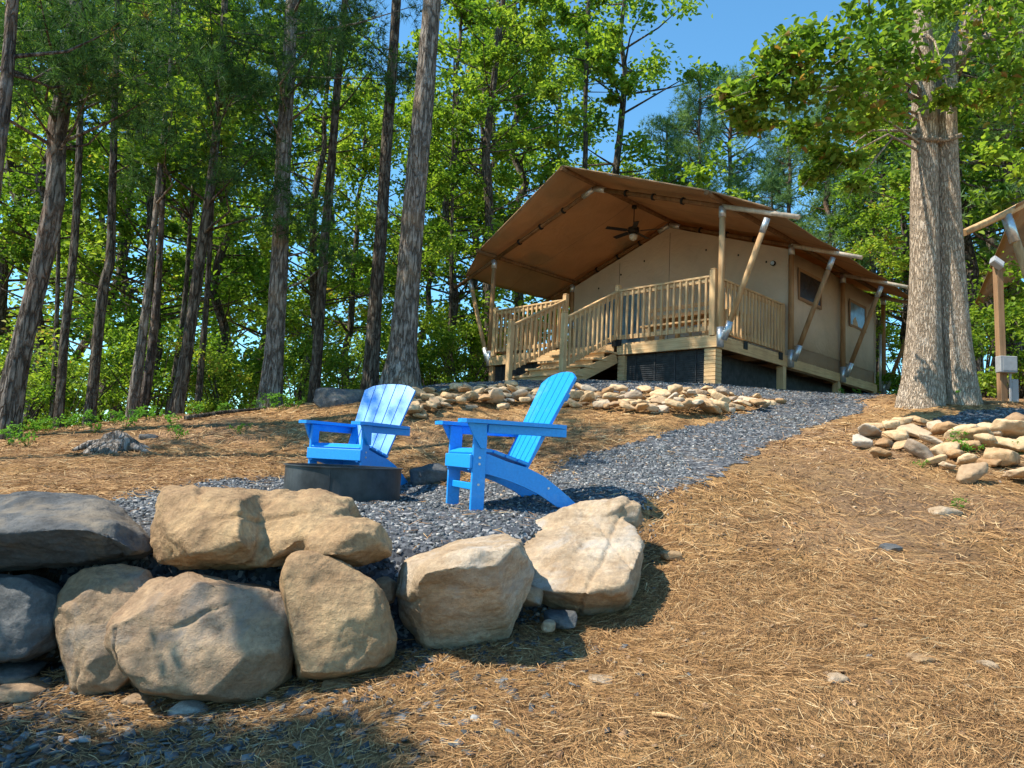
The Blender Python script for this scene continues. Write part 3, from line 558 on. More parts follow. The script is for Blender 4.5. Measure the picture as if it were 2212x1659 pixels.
NTH = ['leftmost', 'second', 'third', 'fourth', 'fifth', 'sixth', 'seventh', 'eighth', 'ninth', 'tenth', 'eleventh', 'twelfth', 'thirteenth', 'fourteenth', 'fifteenth', 'sixteenth']
row_of = lambda v: 'back' if v < 940 else 'middle' if v < 980 else 'front'
for i, (u, v, w) in enumerate(RP):
    k_ = sum(1 for q in RP if row_of(q[1]) == row_of(v) and q[0] < u)
    p = hit(u, v+w*.12, 4, 9); rock_at(p, w*p.y/FPX*1.05, 'smooth tan river rock, '+NTH[k_]+(' ' if k_ == 0 else ' from the left ')+'in the '+row_of(v)+' row of the right pile', 'tan rocks of the right pile', .22)

# ------------------------------------------------------------------ blue chairs
def make_chair(loc, fwd, label):
    rz = math.atan2(fwd[1], fwd[0]); t = empty('adirondack_chair', loc, rz, label, 'chair', 'blue chairs by the fire ring')
    B = .004; W2 = .265
    for s in (-1, 1):
        MB().box(-.045, .045, s*W2-.0125, s*W2+.0125, 0, .555, None, B).build('front_leg', BLUE, t)
        # curved side rail reaching back to the ground
        top = [(-.02, .385), (-.12, .362), (-.25, .32), (-.38, .29), (-.50, .24), (-.62, .16), (-.74, .07), (-.80, .0)]
        bot = [(-.70, .0), (-.60, .045), (-.48, .115), (-.36, .165), (-.24, .205), (-.12, .235), (.02, .26)]
        m = MB(); y = s*(W2-.028); n = len(top+bot); m.prism([(p[0]+.04, p[1]) for p in top+bot], 1, y-.0125, y+.0125)
        me = m.mesh('side_rail'); bm = bmesh.new(); bm.from_mesh(me); bmesh.ops.triangulate(bm, faces=[f for f in bm.faces if len(f.verts) > 4]); bm.to_mesh(me); bm.free()
        # prism() builds (x,z) with y axis inserted: correct order
        link('side_rail', me, BLUE, t)
        # arm: paddle shape, wide at front
        poly = [(.12, -.05), (.145, -.02), (.145, .06), (.12, .085), (-.05, .09), (-.30, .07), (-.56, .045), (-.60, .03), (-.60, -.03), (-.56, -.045), (-.30, -.05)]
        m = MB(); m.prism([(a, s*(W2+b-.01)) for a, b in poly], 2, .557, .582); m.build('arm', BLUE, t)
        # bracket under the arm
        MB().prism([(-.03, .555), (.045+.05, .555), (.05, .47), (.0, .40), (-.03, .40)], 1, s*(W2+.026)-.011, s*(W2+.026)+.011).build('arm_bracket', BLUE, t)
        MB().box(-.60, -.046, s*(W2+.0), s*(W2+.022), .50, .556, None, .003).build('arm_rail', BLUE, t)
    # seat slats follow the rail's upper edge
    m = MB(); xs_ = [.045, -.02, -.105, -.19, -.275, -.36]; zs_ = [.365, .392, .385, .36, .335, .31]
    for i in range(5):
        p0 = Vector((xs_[i], 0, zs_[i])); p1 = Vector((xs_[i+1]+.008, 0, zs_[i+1])); d = p1-p0; mid = (p0+p1)/2
        M = Matrix.Rotation(-math.atan2(d.z, -d.x)+math.pi if False else math.atan2(-d.z, -d.x)*-1, 4, 'Y'); M = Matrix.Translation(mid) @ Matrix.Rotation(math.atan2(d.z, -d.x), 4, 'Y')
        L = d.length; m.box(-L/2, L/2, -.25, .25, -.011, .011, M, .004)
    m.build('seat', BLUE, t)
    MB().box(.046, .066, -.278, .278, .27, .36, None, .004).build('front_apron', BLUE, t)
    MB().box(-.012, .012, -.252, .252, .13, .175, None, .004).build('front_stretcher', BLUE, t)
    # back: five slats fanned, leaning back, sawn to an arch
    lean = R(26); Mb = Matrix.Translation((-.345, 0, .27)) @ Matrix.Rotation(-lean, 4, 'Y')
    bk = MB()
    for k in range(5):
        c = (k-2); y0 = c*.088; y1 = c*.113; w0 = .079; w1 = .105; pts = []
        def arch(y): return .775-.55*y*y-(.3*max(0, abs(y)-.2))
        L = [(y0-w0/2, 0), (y0+w0/2, 0)]; top_ = [(y1+w1/2-w1*q, arch(y1+w1/2-w1*q)) for q in (0, .2, .4, .6, .8, 1)]
        m = MB(); poly = L+top_; bend = 0
        V = [(-.01, a, b) for a, b in poly]+[(.01, a, b) for a, b in poly]; nn_ = len(poly)
        F_ = [tuple(range(nn_)), tuple(reversed(range(nn_, 2*nn_)))]+[(i, i+nn_, (i+1) % nn_+nn_, (i+1) % nn_) for i in range(nn_)]
        m.add([Mb @ Vector(p) for p in V], F_); o = m.build('back_slat', BLUE, t)
    MB().box(-.04, -.0105, -.25, .25, .285, .345, Mb, .003).build('back_rail', BLUE, t)
    MB().box(-.04, -.0105, -.23, .23, .55, .60, Mb, .003).build('back_rail', BLUE, t)
    MB().box(-.36, -.34, -.225, .225, .22, .27, None, .003).build('rear_crossbar', BLUE, t)
    m = MB()
    for s in (-1, 1):
        for z in (.30, .34, .17):
            m.tube([(0.0, s*(W2+.012), z), (0.0, s*(W2+.017), z)], .008, 8)
        m.tube([(-.5, s*(W2-.016), .16), (-.5, s*(W2-.011), .16)], .008, 8)
    m.build('bolt', STEEL, t)
    return t
cA = P(1001, 1104, 4.78); cA.z = Hs(cA.x, cA.y)-.005
near_chair = make_chair(cA, (-.93, -.36), 'blue slatted garden chair nearest the camera, seen from its side facing the fire ring')
cB = P(725, 1060, 5.86); cB.z = Hs(cB.x, cB.y)-.005
far_chair = make_chair(cB, (-.44, -.90), 'blue slatted garden chair behind the fire ring, its fanned back facing the camera')
# ------------------------------------------------------------------ fire ring
fr = empty('fire_ring', (0, 0, 0), 0, 'low dark steel fire ring standing on the slate chips before the far blue chair', 'fire pit'); pc = P(740, 1066, 5.2); fr.location = (pc.x, pc.y, Hs(pc.x, pc.y)-.012)
def lathe(m, prof, n=72):
    V = [(r_*math.cos(2*math.pi*k/n), r_*math.sin(2*math.pi*k/n), z) for r_, z in prof for k in range(n)]
    F = [(i*n+k, i*n+(k+1) % n, ((i+1) % len(prof))*n+(k+1) % n, ((i+1) % len(prof))*n+k) for i in range(len(prof)) for k in range(n)]
    m.add(V, F, False); return m
lathe(MB(), [(.412, 0), (.412, .228), (.406, .228), (.406, 0)]).build('ring_wall', RINGM, fr)
lathe(MB(), [(.404, .2285), (.425, .2285), (.425, .236), (.404, .236)]).build('rim', RINGM, fr)
MB().box(-.004, .004, -.4155, -.4125, .0, .222).build('seam', RINGM, fr)

# ------------------------------------------------------------------ safari tent on its deck
TO = P(1545, 722, 12.5); TR = R(-45.2)
tent = empty('safari_tent', TO, TR, 'brown and beige canvas safari tent with a wooden porch and stairs on the hill top', 'tent')
TM = Matrix.Translation(TO) @ Matrix.Rotation(TR, 4, 'Z'); TMi = TM.inverted()
def gz(x, y):
    w = TM @ Vector((x, y, 0)); return Hs(w.x, w.y)-TO.z
part = lambda m, n, mat, par=None: m.build(n, mat, par or tent)
m = MB()
for i in range(21): m.box(-5.95, .04, .005+i*.14, .137+i*.14, -.035, 0)
part(m, 'deck_floor', WOOD)
part(MB().box(-5.9, .0, 2.96, 8.25, -.06, -.01), 'tent_floor', WOOD)
part(MB().box(-2.13, .06, -.045, 0, -.235, -.037, None, .003), 'deck_beam', WOOD); part(MB().box(-5.95, -3.6, -.045, 0, -.235, -.037, None, .003), 'deck_beam', WOOD)
part(MB().box(.012, .055, .003, 8.25, -.24, -.039, None, .003), 'deck_beam', WOOD_Y); part(MB().box(-5.98, -5.93, .003, 8.25, -.24, -.039, None, .003), 'deck_beam', WOOD_Y)
for i in range(6):
    part(MB().box(-5.9, -.0, .5+i*1.45, .54+i*1.45, -.2, -.062), 'floor_joist', WOOD)
for (x, y, w, cl) in ((-.09, .1, .2, 1), (-2.06, .1, .14, 1), (-.02, 2.75, .14, 0), (-.02, 5.7, .14, 0), (-.02, 8.1, .14, 0), (-3.75, .1, .14, 0), (-5.85, .1, .14, 0), (-5.85, 2.8, .14, 0), (-5.85, 5.7, .14, 0), (-3, 2.8, .14, 0), (-3, 5.7, .14, 0)):
    z0 = gz(x, y)-.15; o = part(MB().box(x-w/2, x+w/2, y-w/2, y+w/2, z0, -.241), 'support_post', WOOD_Z)
    if cl:
        m = MB(); z = -.25
        while z > z0: m.box(x-w/2-.012, x+w/2+.012, y-w/2-.016, y-w/2-.001, z-.062, z, None); m.box(x+w/2+.001, x+w/2+.014, y-w/2, y+w/2, z-.062, z); z -= .072
        part(m, 'cladding', WOOD, o)
for (x0, x1) in ((-1.98, -.2), (-5.78, -3.83)):
    g0 = min(gz(x0, .05), gz(x1, .05))-.1; o = part(MB().box(x0, x1, .10, .105, g0, -.24), 'skirting_and_shade_screen', MESHM)
    m = MB(); z = -.26
    while z > g0: m.box(x0, x1, .085, .099, z-.012, z); z -= .04
    for k in range(4):
        xx = x0+(x1-x0)*(k+.5)/4; m.box(xx-.01, xx+.01, .07, .084, g0, -.24)
    part(m, 'screen_slats', MESHM, o)
part(MB().box(-5.97, -5.955, .1, 8.2, -1.4, -.25), 'skirting_and_shade_screen', MESHM); part(MB().box(-.42, -.41, .12, 8.2, -1.4, -.21), 'skirting_and_shade_screen', MESHM); part(MB().box(-5.9, 0, 8.26, 8.28, -1.4, -.06), 'skirting_and_shade_screen', MESHM)  # dark panels added to stand in for the shade under the deck
# railings
def newel(x, y, z0, z1, w=.1):
    m = MB(); m.box(x-w/2, x+w/2, y-w/2, y+w/2, z0, z1-.03, None, .004); m.box(x-w/2-.0, x+w/2+.0, y-w/2, y+w/2, z1-.022, z1, None, .01); m.box(x-w/2+.01, x+w/2-.01, y-w/2+.01, y+w/2-.01, z1-.03, z1-.02); return part(m, 'newel_post', WOOD_Z)
def railing(p, q, ztop0, ztop1, zb0, zb1, n, thick=.038):
    p = Vector((*p, 0)); q = Vector((*q, 0)); d = (q-p).normalized(); m = MB()
    up = (0, 0, 1)
    m.bar(p+Vector((0, 0, ztop0)), q+Vector((0, 0, ztop1)), .09, .038, .004, up); m.bar(p+Vector((0, 0, ztop0-.065)), q+Vector((0, 0, ztop1-.065)), .038, .085, .003, up)
    wm = WOOD if abs(d.x) > .5 else WOOD_Y; r_ = part(m, 'railing', wm); part(MB().bar(p+Vector((0, 0, zb0)), q+Vector((0, 0, zb1)), .038, .085, .003, up), 'bottom_rail', wm, r_)
    s = Vector((d.y, -d.x, 0))*.037
    for i in range(n):
        f = (i+.5)/n; c = p.lerp(q, f)+s; zt = ztop0+(ztop1-ztop0)*f-.03; zb = zb0+(zb1-zb0)*f-.05
        part(MB().box(c.x-.018, c.x+.018, c.y-.018, c.y+.018, zb, zt), 'baluster', WOOD_Z, r_)
    return r_
newel(-.05, -.0, -.02, 1.21, .11); newel(-2.17, .0, -.02, 1.2); newel(-3.57, .0, -.02, 1.2); newel(-5.75, .0, -.02, 1.16); newel(-.05, 2.82, -.02, 1.1); newel(-5.75, 2.82, -.02, 1.1)
railing((-2.12, 0), (-.11, 0), 1.07, 1.07, .12, .12, 15); railing((-5.7, 0), (-3.62, 0), 1.07, 1.07, .12, .12, 15)
railing((-.05, .06), (-.05, 2.77), 1.07, 1.07, .12, .12, 19); railing((-5.75, .06), (-5.75, 2.77), 1.07, 1.07, .12, .12, 19)
zf = gz(-2.9, -1.6)
for x in (-2.17, -3.57):
    newel(x, -1.62, zf-.1, .36, .1); railing((x, -1.57), (x, -.05), .26, 1.05, -.62, .14, 11)
    part(MB().bar((x+(.03 if x > -3 else -.03), -1.62, zf-.06), (x+(.03 if x > -3 else -.03), -.05, -.29), .04, .22, .003), 'stringer', WOOD_Y)
ns = 5; rise = -zf/ns
for i in range(1, ns):
    z = -i*rise; y = -.045-(i-1)*.36; part(MB().box(-3.62, -2.1, y-.35, y+.02, z-.04, z, None, .004), 'tread', WOOD); 
    part(MB().box(-3.53, -2.21, y-.31, y-.29, z-rise+.001, z-.036), 'riser', WOOD)
part(MB().box(-3.53, -2.21, -.046, -.026, -rise+.001, -.03), 'riser', WOOD)
part(MB().box(-2.25, -2.02, -.064, -.047, -.06, .07), 'steel_bracket', BLACK); part(MB().box(.057, .07, .95, 1.1, -.13, .02), 'steel_bracket', BLACK); part(MB().box(.057, .07, 2.45, 2.62, -.13, .02), 'steel_bracket', BLACK) 
# frame of round poles
YF = (0, 2.92, 5.78, 8.62); XR, XL = .1, -5.9; RX = -2.9
for j, y in enumerate(YF):
    for s, x in ((1, XR), (-1, XL)):
        zb = -.1 if j < 3 else -.1
        o = part(MB().tube([(x, y, zb+.1), (x, y, 1.2), (x, y, 2.3)], [.06, .056, .053], 14), 'post', POLE if j == 0 and s > 0 else POLE_M)
        part(MB().tube([(x, y, zb-.14), (x, y, zb+.22)], .066, 14), 'steel_shoe', STEEL, o); part(MB().tube([(x, y, 2.14), (x, y, 2.34)], .066, 14), 'steel_cap', STEEL, o)
        xb = x+s*.1; xt = x+s*.86; p = Vector((xb, y, -.02)); q = Vector((xt, y, 1.98)); d = (q-p).normalized()
        o = part(MB().tube([p+d*.1, q-d*.05], .05, 12), 'brace', POLE if j < 1 else POLE_M)
        part(MB().tube([p-d*.1, p+d*.24], .058, 12), 'steel_shoe', STEEL, o); part(MB().tube([q-d*.3, q-d*.04], .056, 12), 'steel_cap', STEEL, o)
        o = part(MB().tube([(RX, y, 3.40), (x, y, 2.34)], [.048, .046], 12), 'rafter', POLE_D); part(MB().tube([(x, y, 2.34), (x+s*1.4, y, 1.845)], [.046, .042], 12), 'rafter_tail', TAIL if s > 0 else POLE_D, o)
        dr = Vector((x-RX, 0, -1.06)).normalized(); p = Vector((RX, y, 3.40)); part(MB().tube([p+dr*.02, p+dr*.32], .06, 12), 'steel_sleeve', STEEL, o)
        for f in (.28, .5, .72) if j < 2 else ():
            c = p+dr*(f*3.2); part(MB().tube([c-dr*.022, c+dr*.022], .07, 10), 'strap', BLACK, o)
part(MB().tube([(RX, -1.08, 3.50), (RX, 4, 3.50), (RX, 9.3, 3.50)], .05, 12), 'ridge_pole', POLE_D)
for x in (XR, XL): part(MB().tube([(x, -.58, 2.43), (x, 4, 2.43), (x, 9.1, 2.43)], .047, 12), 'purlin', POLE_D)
# roof canvas
NXc, NYc = 65, 60; V = []; Hgt = []
def rz_(ax):      # profile by distance from ridge
    return 3.56-ax/3.0*(3.56-2.485) if ax <= 3.0 else 2.485-(ax-3.0)/1.0*(2.485-2.06)
for j in range(NYc+1):
    for i in range(NXc+1):
        s = -3.95+7.9*i/NXc; ax = abs(s); yf = -1.03+ax/3*.55 if ax < 3 else -.48+(ax-3)*.45; yb = 9.2-ax/4*.5
        y = yf+(yb-yf)*j/NYc; sagx = math.sin(math.pi*min(ax/3, 1))*-.045; fr_ = abs(math.sin(math.pi*(y/2.88))) if 0 < y < 8.64 else .4
        z = rz_(ax)+sagx*(.4+.6*fr_); edge = max(0, ax-3.5)/.5
        z += .03*mn.noise(Vector((s*1.1, y*.9, 3)))-edge*.05*fr_; V.append((RX+s, y, z))
F = [(j*(NXc+1)+i, j*(NXc+1)+i+1, (j+1)*(NXc+1)+i+1, (j+1)*(NXc+1)+i) for j in range(NYc) for i in range(NXc)]
me = np_mesh('roof_canvas', V, F, True); roof = link('roof_canvas', me, ROOFC, tent); sm = roof.modifiers.new('thick', 'SOLIDIFY'); sm.thickness = .012; sm.offset = 1
for ys_ in (1.45, 2.92, 4.4, 5.78, 7.2):
    L_ = []
    for s in np.linspace(-3.93, 3.93, 61):
        ax = abs(s); fr_ = abs(math.sin(math.pi*(ys_/2.88))); z = rz_(ax)-math.sin(math.pi*min(ax/3, 1))*.045*(.4+.6*fr_)+.03*mn.noise(Vector((s*1.1, ys_*.9, 3)))-max(0, ax-3.5)/.5*.05*fr_; L_.append((RX+s, ys_, z+.006))
    part(MB().tube(L_, .012, 6), 'seam', SKIRTC, roof)
m = MB(); pts_ = [(RX+s, (-1.035+abs(s)/3*.55 if abs(s) < 3 else -.485+(abs(s)-3)*.45), rz_(abs(s))+.0) for s in np.linspace(-3.95, 3.95, 41)]; m.tube(pts_, .016, 8); part(m, 'hem', ROOFC, roof)
# walls
def wall_gable(y, name):
    return part(MB().prism([(-5.83, 0.002), (.03, 0.002), (.03, 2.28), (-2.9, 3.33), (-5.83, 2.28)], 1, y, y+.03), name, WALLC)
fw = wall_gable(2.93, 'front_wall'); wall_gable(8.2, 'rear_wall')
m = MB()
for x in (-2.88, -1.45, -4.35): m.box(x-.004, x+.004, 2.924, 2.9285, .05, 3.33-abs(x+2.9)*.36-.12)
for x, z in ((-5.0, 2.12), (-4.3, 2.38), (-3.6, 2.62), (-1.9, 2.6), (-1.1, 2.34), (-.45, 2.08), (-1.45, 1.85), (-.9, 1.5)): m.box(x-.012, x+.012, 2.905, 2.9285, z-.02, z+.02)
part(m, 'toggles', BLACK, fw)
def pane(par, x0, x1, y0, y1, z0, z1, axis, mat, fm, mull=0, name='window'):
    w = .07
    if axis == 'y':   # lies in plane y=const (front)
        y = y0; m = MB(); m.box(x0-w, x1+w, y-.018, y-.0005, z1, z1+w); m.box(x0-w, x1+w, y-.018, y-.0005, z0-w, z0); m.box(x0-w, x0, y-.018, y-.0005, z0, z1); m.box(x1, x1+w, y-.018, y-.0005, z0, z1)
        for k in range(mull): xx = x0+(x1-x0)*(k+1)/(mull+1); m.box(xx-.04, xx+.04, y-.018, y-.0005, z0, z1)
        o = part(m, name, fm); part(MB().box(x0, x1, y-.008, y-.0015, z0, z1), 'pane', mat, o)
    else:
        x = x0; m = MB(); m.box(x+.0005, x+.018, y0-w, y1+w, z1, z1+w); m.box(x+.0005, x+.018, y0-w, y1+w, z0-w, z0); m.box(x+.0005, x+.018, y0-w, y0, z0, z1); m.box(x+.0005, x+.018, y1, y1+w, z0, z1)
        o = part(m, name, fm); part(MB().box(x+.0015, x+.008, y0, y1, z0, z1), 'pane', mat, o)
    return o
pane(fw, -4.85, -3.65, 2.93, 0, .12, 1.9, 'y', GLASS, WALLC, 1, 'door')
def side_wall(x, nm):
    m = MB(); n = 40; ys_ = np.linspace(2.97, 8.2, n+1); zs = [-.27, .28, 1.2, 2.28]; V = []; 
    for j, z in enumerate(zs):
        for i, y in enumerate(ys_): V.append((x+.045*mn.noise(Vector((y*2.4, z*1.1, x)))*(1 if 0 < i < n else 0), y, z))
    F = [(j*(n+1)+i, j*(n+1)+i+1, (j+1)*(n+1)+i+1, (j+1)*(n+1)+i) for j in range(1, 3) for i in range(n)]
    m.add(V[n+1:], [tuple(i-n-1 for i in f) for f in F], True); o = part(m, nm, WALLC); o.modifiers.new('t', 'SOLIDIFY').thickness = .012
    m = MB(); F = [(i, i+1, n+1+i+1, n+1+i) for i in range(n)]; m.add([(a+.004, b, c) for a, b, c in V[:2*(n+1)]], F, True); k = part(m, 'skirt', SKIRTC, o); k.modifiers.new('t', 'SOLIDIFY').thickness = .012
side_wall(.0, 'side_wall'); side_wall(-5.82, 'side_wall')
pane(None, .022, 0, 3.5, 4.62, 1.37, 1.93, 'x', GLASSD, SKIRTC); pane(None, .022, 0, 6.45, 7.45, 1.28, 1.82, 'x', GLASS, SKIRTC)
part(MB().tube([(.12, 8.3, -.2), (.12, 8.3, 1.3)], .03, 8), 'vent_pipe', STEEL)
# wall lamp
wl_ = part(MB().tube([(-.29, 2.925, 2.02), (-.29, 2.88, 2.02)], .055, 16), 'wall_lamp', FANM); part(MB().tube([(-.29, 2.879, 2.02), (-.29, 2.86, 2.02)], .04, 16), 'lens', STEEL, wl_)
# ceiling fan
fan = empty('ceiling_fan', TM @ Vector((RX, 1.46, 2.86)), TR+.4, 'dark five-blade ceiling fan hanging from the porch ridge pole of the tent', 'fan')
MB().tube([(0, 0, .56), (0, 0, .1)], .012, 8).tube([(0, 0, .59), (0, 0, .53)], .06, 12).build('downrod', FANM, fan)
MB().tube([(0, 0, -.06), (0, 0, -.04), (0, 0, .07), (0, 0, .1)], [.09, .125, .125, .06], 20).build('motor', FANM, fan)
for k in range(5):
    M = Matrix.Rotation(2*math.pi*k/5, 4, 'Z') @ Matrix.Rotation(.2, 4, 'X'); m = MB(); m.box(.16, .66, -.06, .06, -.004, .004, M, .003); m.box(.08, .2, -.015, .015, -.012, -.004, M); m.build('blade', FANM, fan)
MB().tube([(0, 0, -.22), (0, 0, -.19), (0, 0, -.11), (0, 0, -.065)], [.03, .08, .1, .05], 18).build('lamp_bowl', m_simple('frosted_glass', (.6, .55, .45), .4), fan)
# picnic furniture on the porch
def wtable(x, y, label):
    t = empty('picnic_table', TM @ Vector((x, y, 0)), TR, label, 'table'); m = MB()
    for k in range(5): m.box(-.85, .85, -.36+k*.147, -.36+k*.147+.137, .71, .75, None, .003)
    m.build('tabletop', WOOD, t)
    for s in (-1, 1):
        for yy in (-.3, .3): MB().box(s*.7-.04, s*.7+.04, yy-.04, yy+.04, 0, .705).build('leg', WOOD_Z, t)
        MB().box(s*.7-.02, s*.7+.02, -.255, .255, .62, .70).build('apron', WOOD_Y, t)
def wbench(x, y, label):
    t = empty('bench', TM @ Vector((x, y, 0)), TR, label, 'bench', 'wooden benches on the tent porch'); m = MB(); m.box(-.8, .8, -.15, -.005, .41, .45, None, .003); m.box(-.8, .8, .005, .15, .41, .45, None, .003); m.build('seat', WOOD, t)
    for s in (-1, 1): MB().box(s*.65-.03, s*.65+.03, -.13, .13, 0, .405).build('leg', WOOD_Z, t)
    m = MB(); m.box(-.8, .8, .16, .19, .62, .7, None, .003); m.box(-.8, .8, .16, .19, .78, .86, None, .003); m.build('backrest', WOOD, t)
    for s in (-1, 1): MB().box(s*.65-.03, s*.65+.03, .131, .159, .3, .86).build('back_post', WOOD_Z, t)
wtable(-1.2, 1.5, 'wooden picnic table on the tent porch behind the railing'); wbench(-1.25, .75, 'slatted wooden bench between the porch railing and the picnic table'); wbench(-1.3, 2.25, 'slatted wooden bench against the canvas front wall of the tent')

# ------------------------------------------------------------------ neighbouring tent, mostly outside the frame on the right
t2 = P(2082, 503, 9.6); jn = P(2172, 462, 9.75); dx = (jn-t2)
n2 = empty('safari_tent', Vector((t2.x, t2.y, Hs(t2.x+2, t2.y+1))), 0, 'corner of a second canvas tent at the right edge, showing roof pole and brace', 'tent')
L2 = lambda p: Vector(p)-n2.location
far = jn+dx.normalized()*3.2+Vector((.3, .3, .35))
MB().tube([L2(t2), L2(jn), L2(far)], [.05, .052, .055], 12).build('rafter', POLE, n2)
bb = jn+Vector((.75, .05, -2.3)); 
o = MB().tube([L2(jn+Vector((.05, 0, -.08))), L2(bb)], .055, 12).build('brace', POLE, n2); dd = (bb-jn).normalized()
MB().tube([L2(jn+dd*.02), L2(jn+dd*.42)], .068, 12).build('steel_shoe', STEEL, o)
pp = jn+Vector((1.0, .25, .35)); MB().tube([L2(pp), L2((pp.x, pp.y, Hs(pp.x, pp.y)+.1))], .06, 12).build('post', POLE, n2)
Rp = [jn+Vector((.05, -.15, .02)), far+Vector((0, -.15, .1)), far+Vector((3.5, 6, .3)), jn+Vector((3.4, 6, -.1))]
V = []; nn2 = 16
for j in range(nn2+1):
    for i in range(nn2+1):
        a = Rp[0].lerp(Rp[1], i/nn2); b_ = Rp[3].lerp(Rp[2], i/nn2); V.append(L2(a.lerp(b_, j/nn2))+Vector((0, 0, .07-.06*math.sin(math.pi*j/nn2)*math.sin(math.pi*i/nn2))))
o = link('roof_canvas', np_mesh('roof_canvas', V, [(j*(nn2+1)+i, j*(nn2+1)+i+1, (j+1)*(nn2+1)+i+1, (j+1)*(nn2+1)+i) for j in range(nn2) for i in range(nn2)], True), ROOFC, n2); o.modifiers.new('t', 'SOLIDIFY').thickness = .012
w0 = L2((pp.x+.05, pp.y+.6, 0)); g2 = .3
MB().box(w0.x+.3, w0.x+3.6, w0.y+.1, w0.y+.13, .6, 3.0).build('front_wall', WALLC, n2); MB().box(w0.x+.25, w0.x+3.6, w0.y-1.2, w0.y+.3, .45, .55).build('deck_floor', WOOD, n2)
for k in range(2): MB().box(w0.x+.3+k*3, w0.x+.44+k*3, w0.y-1.1, w0.y-.96, -.6, .45).build('support_post', WOOD_Z, n2)

# utility post with flood lamp and electric box
bp = hit(2166, 868, 6, 12); up_ = empty('utility_post', bp, 0, 'brown wooden post with a grey electric box beside the double trunk tree', 'post'); zt = P(2155, 575, bp.y).z-bp.z; lx = P(2155, 575, bp.y).x-bp.x
MB().bar((0, 0, -.1), (lx, 0, zt), .095, .095, .004, (0, 1, 0)).build('pole', WOODB, up_)
zb_ = P(2167, 790, bp.y).z-bp.z; bx = MB().box(-.13+lx*.2, .12+lx*.2, -.17, -.05, zb_-.12, zb_+.12, None, .008).build('electric_box', m_simple('grey_box', (.30, .31, .32), .5, 0, .15), up_)
MB().box(-.1, .1, -.175, -.1705, zb_-.09, zb_+.09).build('box_door', m_simple('grey_door', (.34, .35, .36), .45, 0, .1), bx)
MB().box(.03, .055, -.12, -.095, -.1, zb_-.121).box(.075, .17, -.1, -.03, -.1, .33, None, .005).build('conduit', m_simple('grey_conduit', (.33, .34, .35), .5), up_)
Mh = Matrix.Translation((lx-.05, -.06, zt+.03)) @ Matrix.Rotation(.6, 4, 'Y') @ Matrix.Rotation(-.5, 4, 'X'); o = MB().box(-.09, .09, -.045, .045, -.07, .07, Mh, .008).build('flood_lamp', m_simple('lamp_grey', (.42, .43, .44), .4, .3), up_)
MB().box(-.07, .07, -.05, -.0455, -.05, .05, Mh).build('lens', m_simple('lamp_glass', (.5, .52, .54), .15), o)

# ------------------------------------------------------------------ tree stump
sp = hit(248, 972, 4, 10); st = empty('tree_stump', sp, .3, 'low weathered grey stump with spreading roots on the left slope', 'stump')
rs = random.Random(3); m = MB(); m.tube([(0, 0, -.08), (0, 0, .02), (.01, .0, .09), (0.0, .02, .13)], [.3, .22, .17, .12], 18, True, .5); STB = m_bark('weathered_stump', (.16, .13, .11), (.30, .27, .24), (.46, .42, .38), gap=(.5, .46, .42)); m.build('stump_top', STB, st)
for k in range(9):
    a = k*.7+rs.uniform(-.2, .2); L = rs.uniform(.3, .5); c = Vector((math.cos(a), math.sin(a)*.8, 0)); MB().tube([c*.08+Vector((0, 0, .06)), c*.25+Vector((0, 0, .035)), c*L+Vector((0, 0, -.02))], [.06, .04, .012], 8, True, .4).build('root', STB, st)

# ------------------------------------------------------------------ foliage
def leaf_quads(C, N_, L, aspect=.55, up=.6, rng=None, fold=.15):
    """C leaf centres (n,3) -> folded diamond leaves"""
    n = len(C); rng = rng or rg; nn = rng.normal(size=(n, 3)); nn[:, 2] = abs(nn[:, 2])+up; nn /= np.linalg.norm(nn, axis=1)[:, None]
    a = rng.normal(size=(n, 3)); t = np.cross(nn, a); t /= np.linalg.norm(t, axis=1)[:, None]; b = np.cross(nn, t); l = L*rng.uniform(.6, 1.25, n)[:, None]
    V = np.empty((n, 6, 3)); w = l*aspect*.5
    V[:, 0] = C-t*l/2; V[:, 1] = C-t*l*.12+b*w+nn*l*fold; V[:, 2] = C+t*l*.25+b*w*.75+nn*l*fold*.8; V[:, 3] = C+t*l/2-nn*l*.1; V[:, 4] = C+t*l*.25-b*w*.75+nn*l*fold*.8; V[:, 5] = C-t*l*.12-b*w+nn*l*fold
    F = (np.arange(n)[:, None, None]*6+np.array([(0, 1, 2, 3), (0, 3, 4, 5)])).reshape(-1, 4); return V.reshape(-1, 3), F
def leaf_crown(name, centers, rads, per, L, rng, mat, flat=.6):
    cs = []; ts = []
    for c, r_ in zip(centers, rads):
        n = int(per*rng.uniform(.7, 1.3)); d = rng.normal(size=(n, 3)); d /= np.linalg.norm(d, axis=1)[:, None]; d *= (r_*rng.random(n)**.45)[:, None]; d[:, 2] *= flat
        # twigs: pull leaves into a few sprays
        k = max(3, n//14); sp_ = rng.normal(size=(k, 3)); sp_ /= np.linalg.norm(sp_, axis=1)[:, None]; sp_ *= r_*rng.uniform(.5, 1.15, k)[:, None]; sp_[:, 2] *= flat; idx = rng.integers(0, k, n)
        f = rng.uniform(.2, 1.0, n)[:, None]; q = sp_[idx]*f+rng.normal(size=(n, 3))*r_*.14; mixm = (rng.random(n) < .75)[:, None]; cs.append(np.asarray(c)+np.where(mixm, q, d)); ts.append(np.clip(rng.normal(.5, .2, n)+rng.normal(0, .12), 0, 1))
    C = np.concatenate(cs); V, F = leaf_quads(C, None, L, rng=rng); me = np_mesh(name, V, F, False, np.repeat(np.concatenate(ts), 2)); me.materials.append(mat); return me
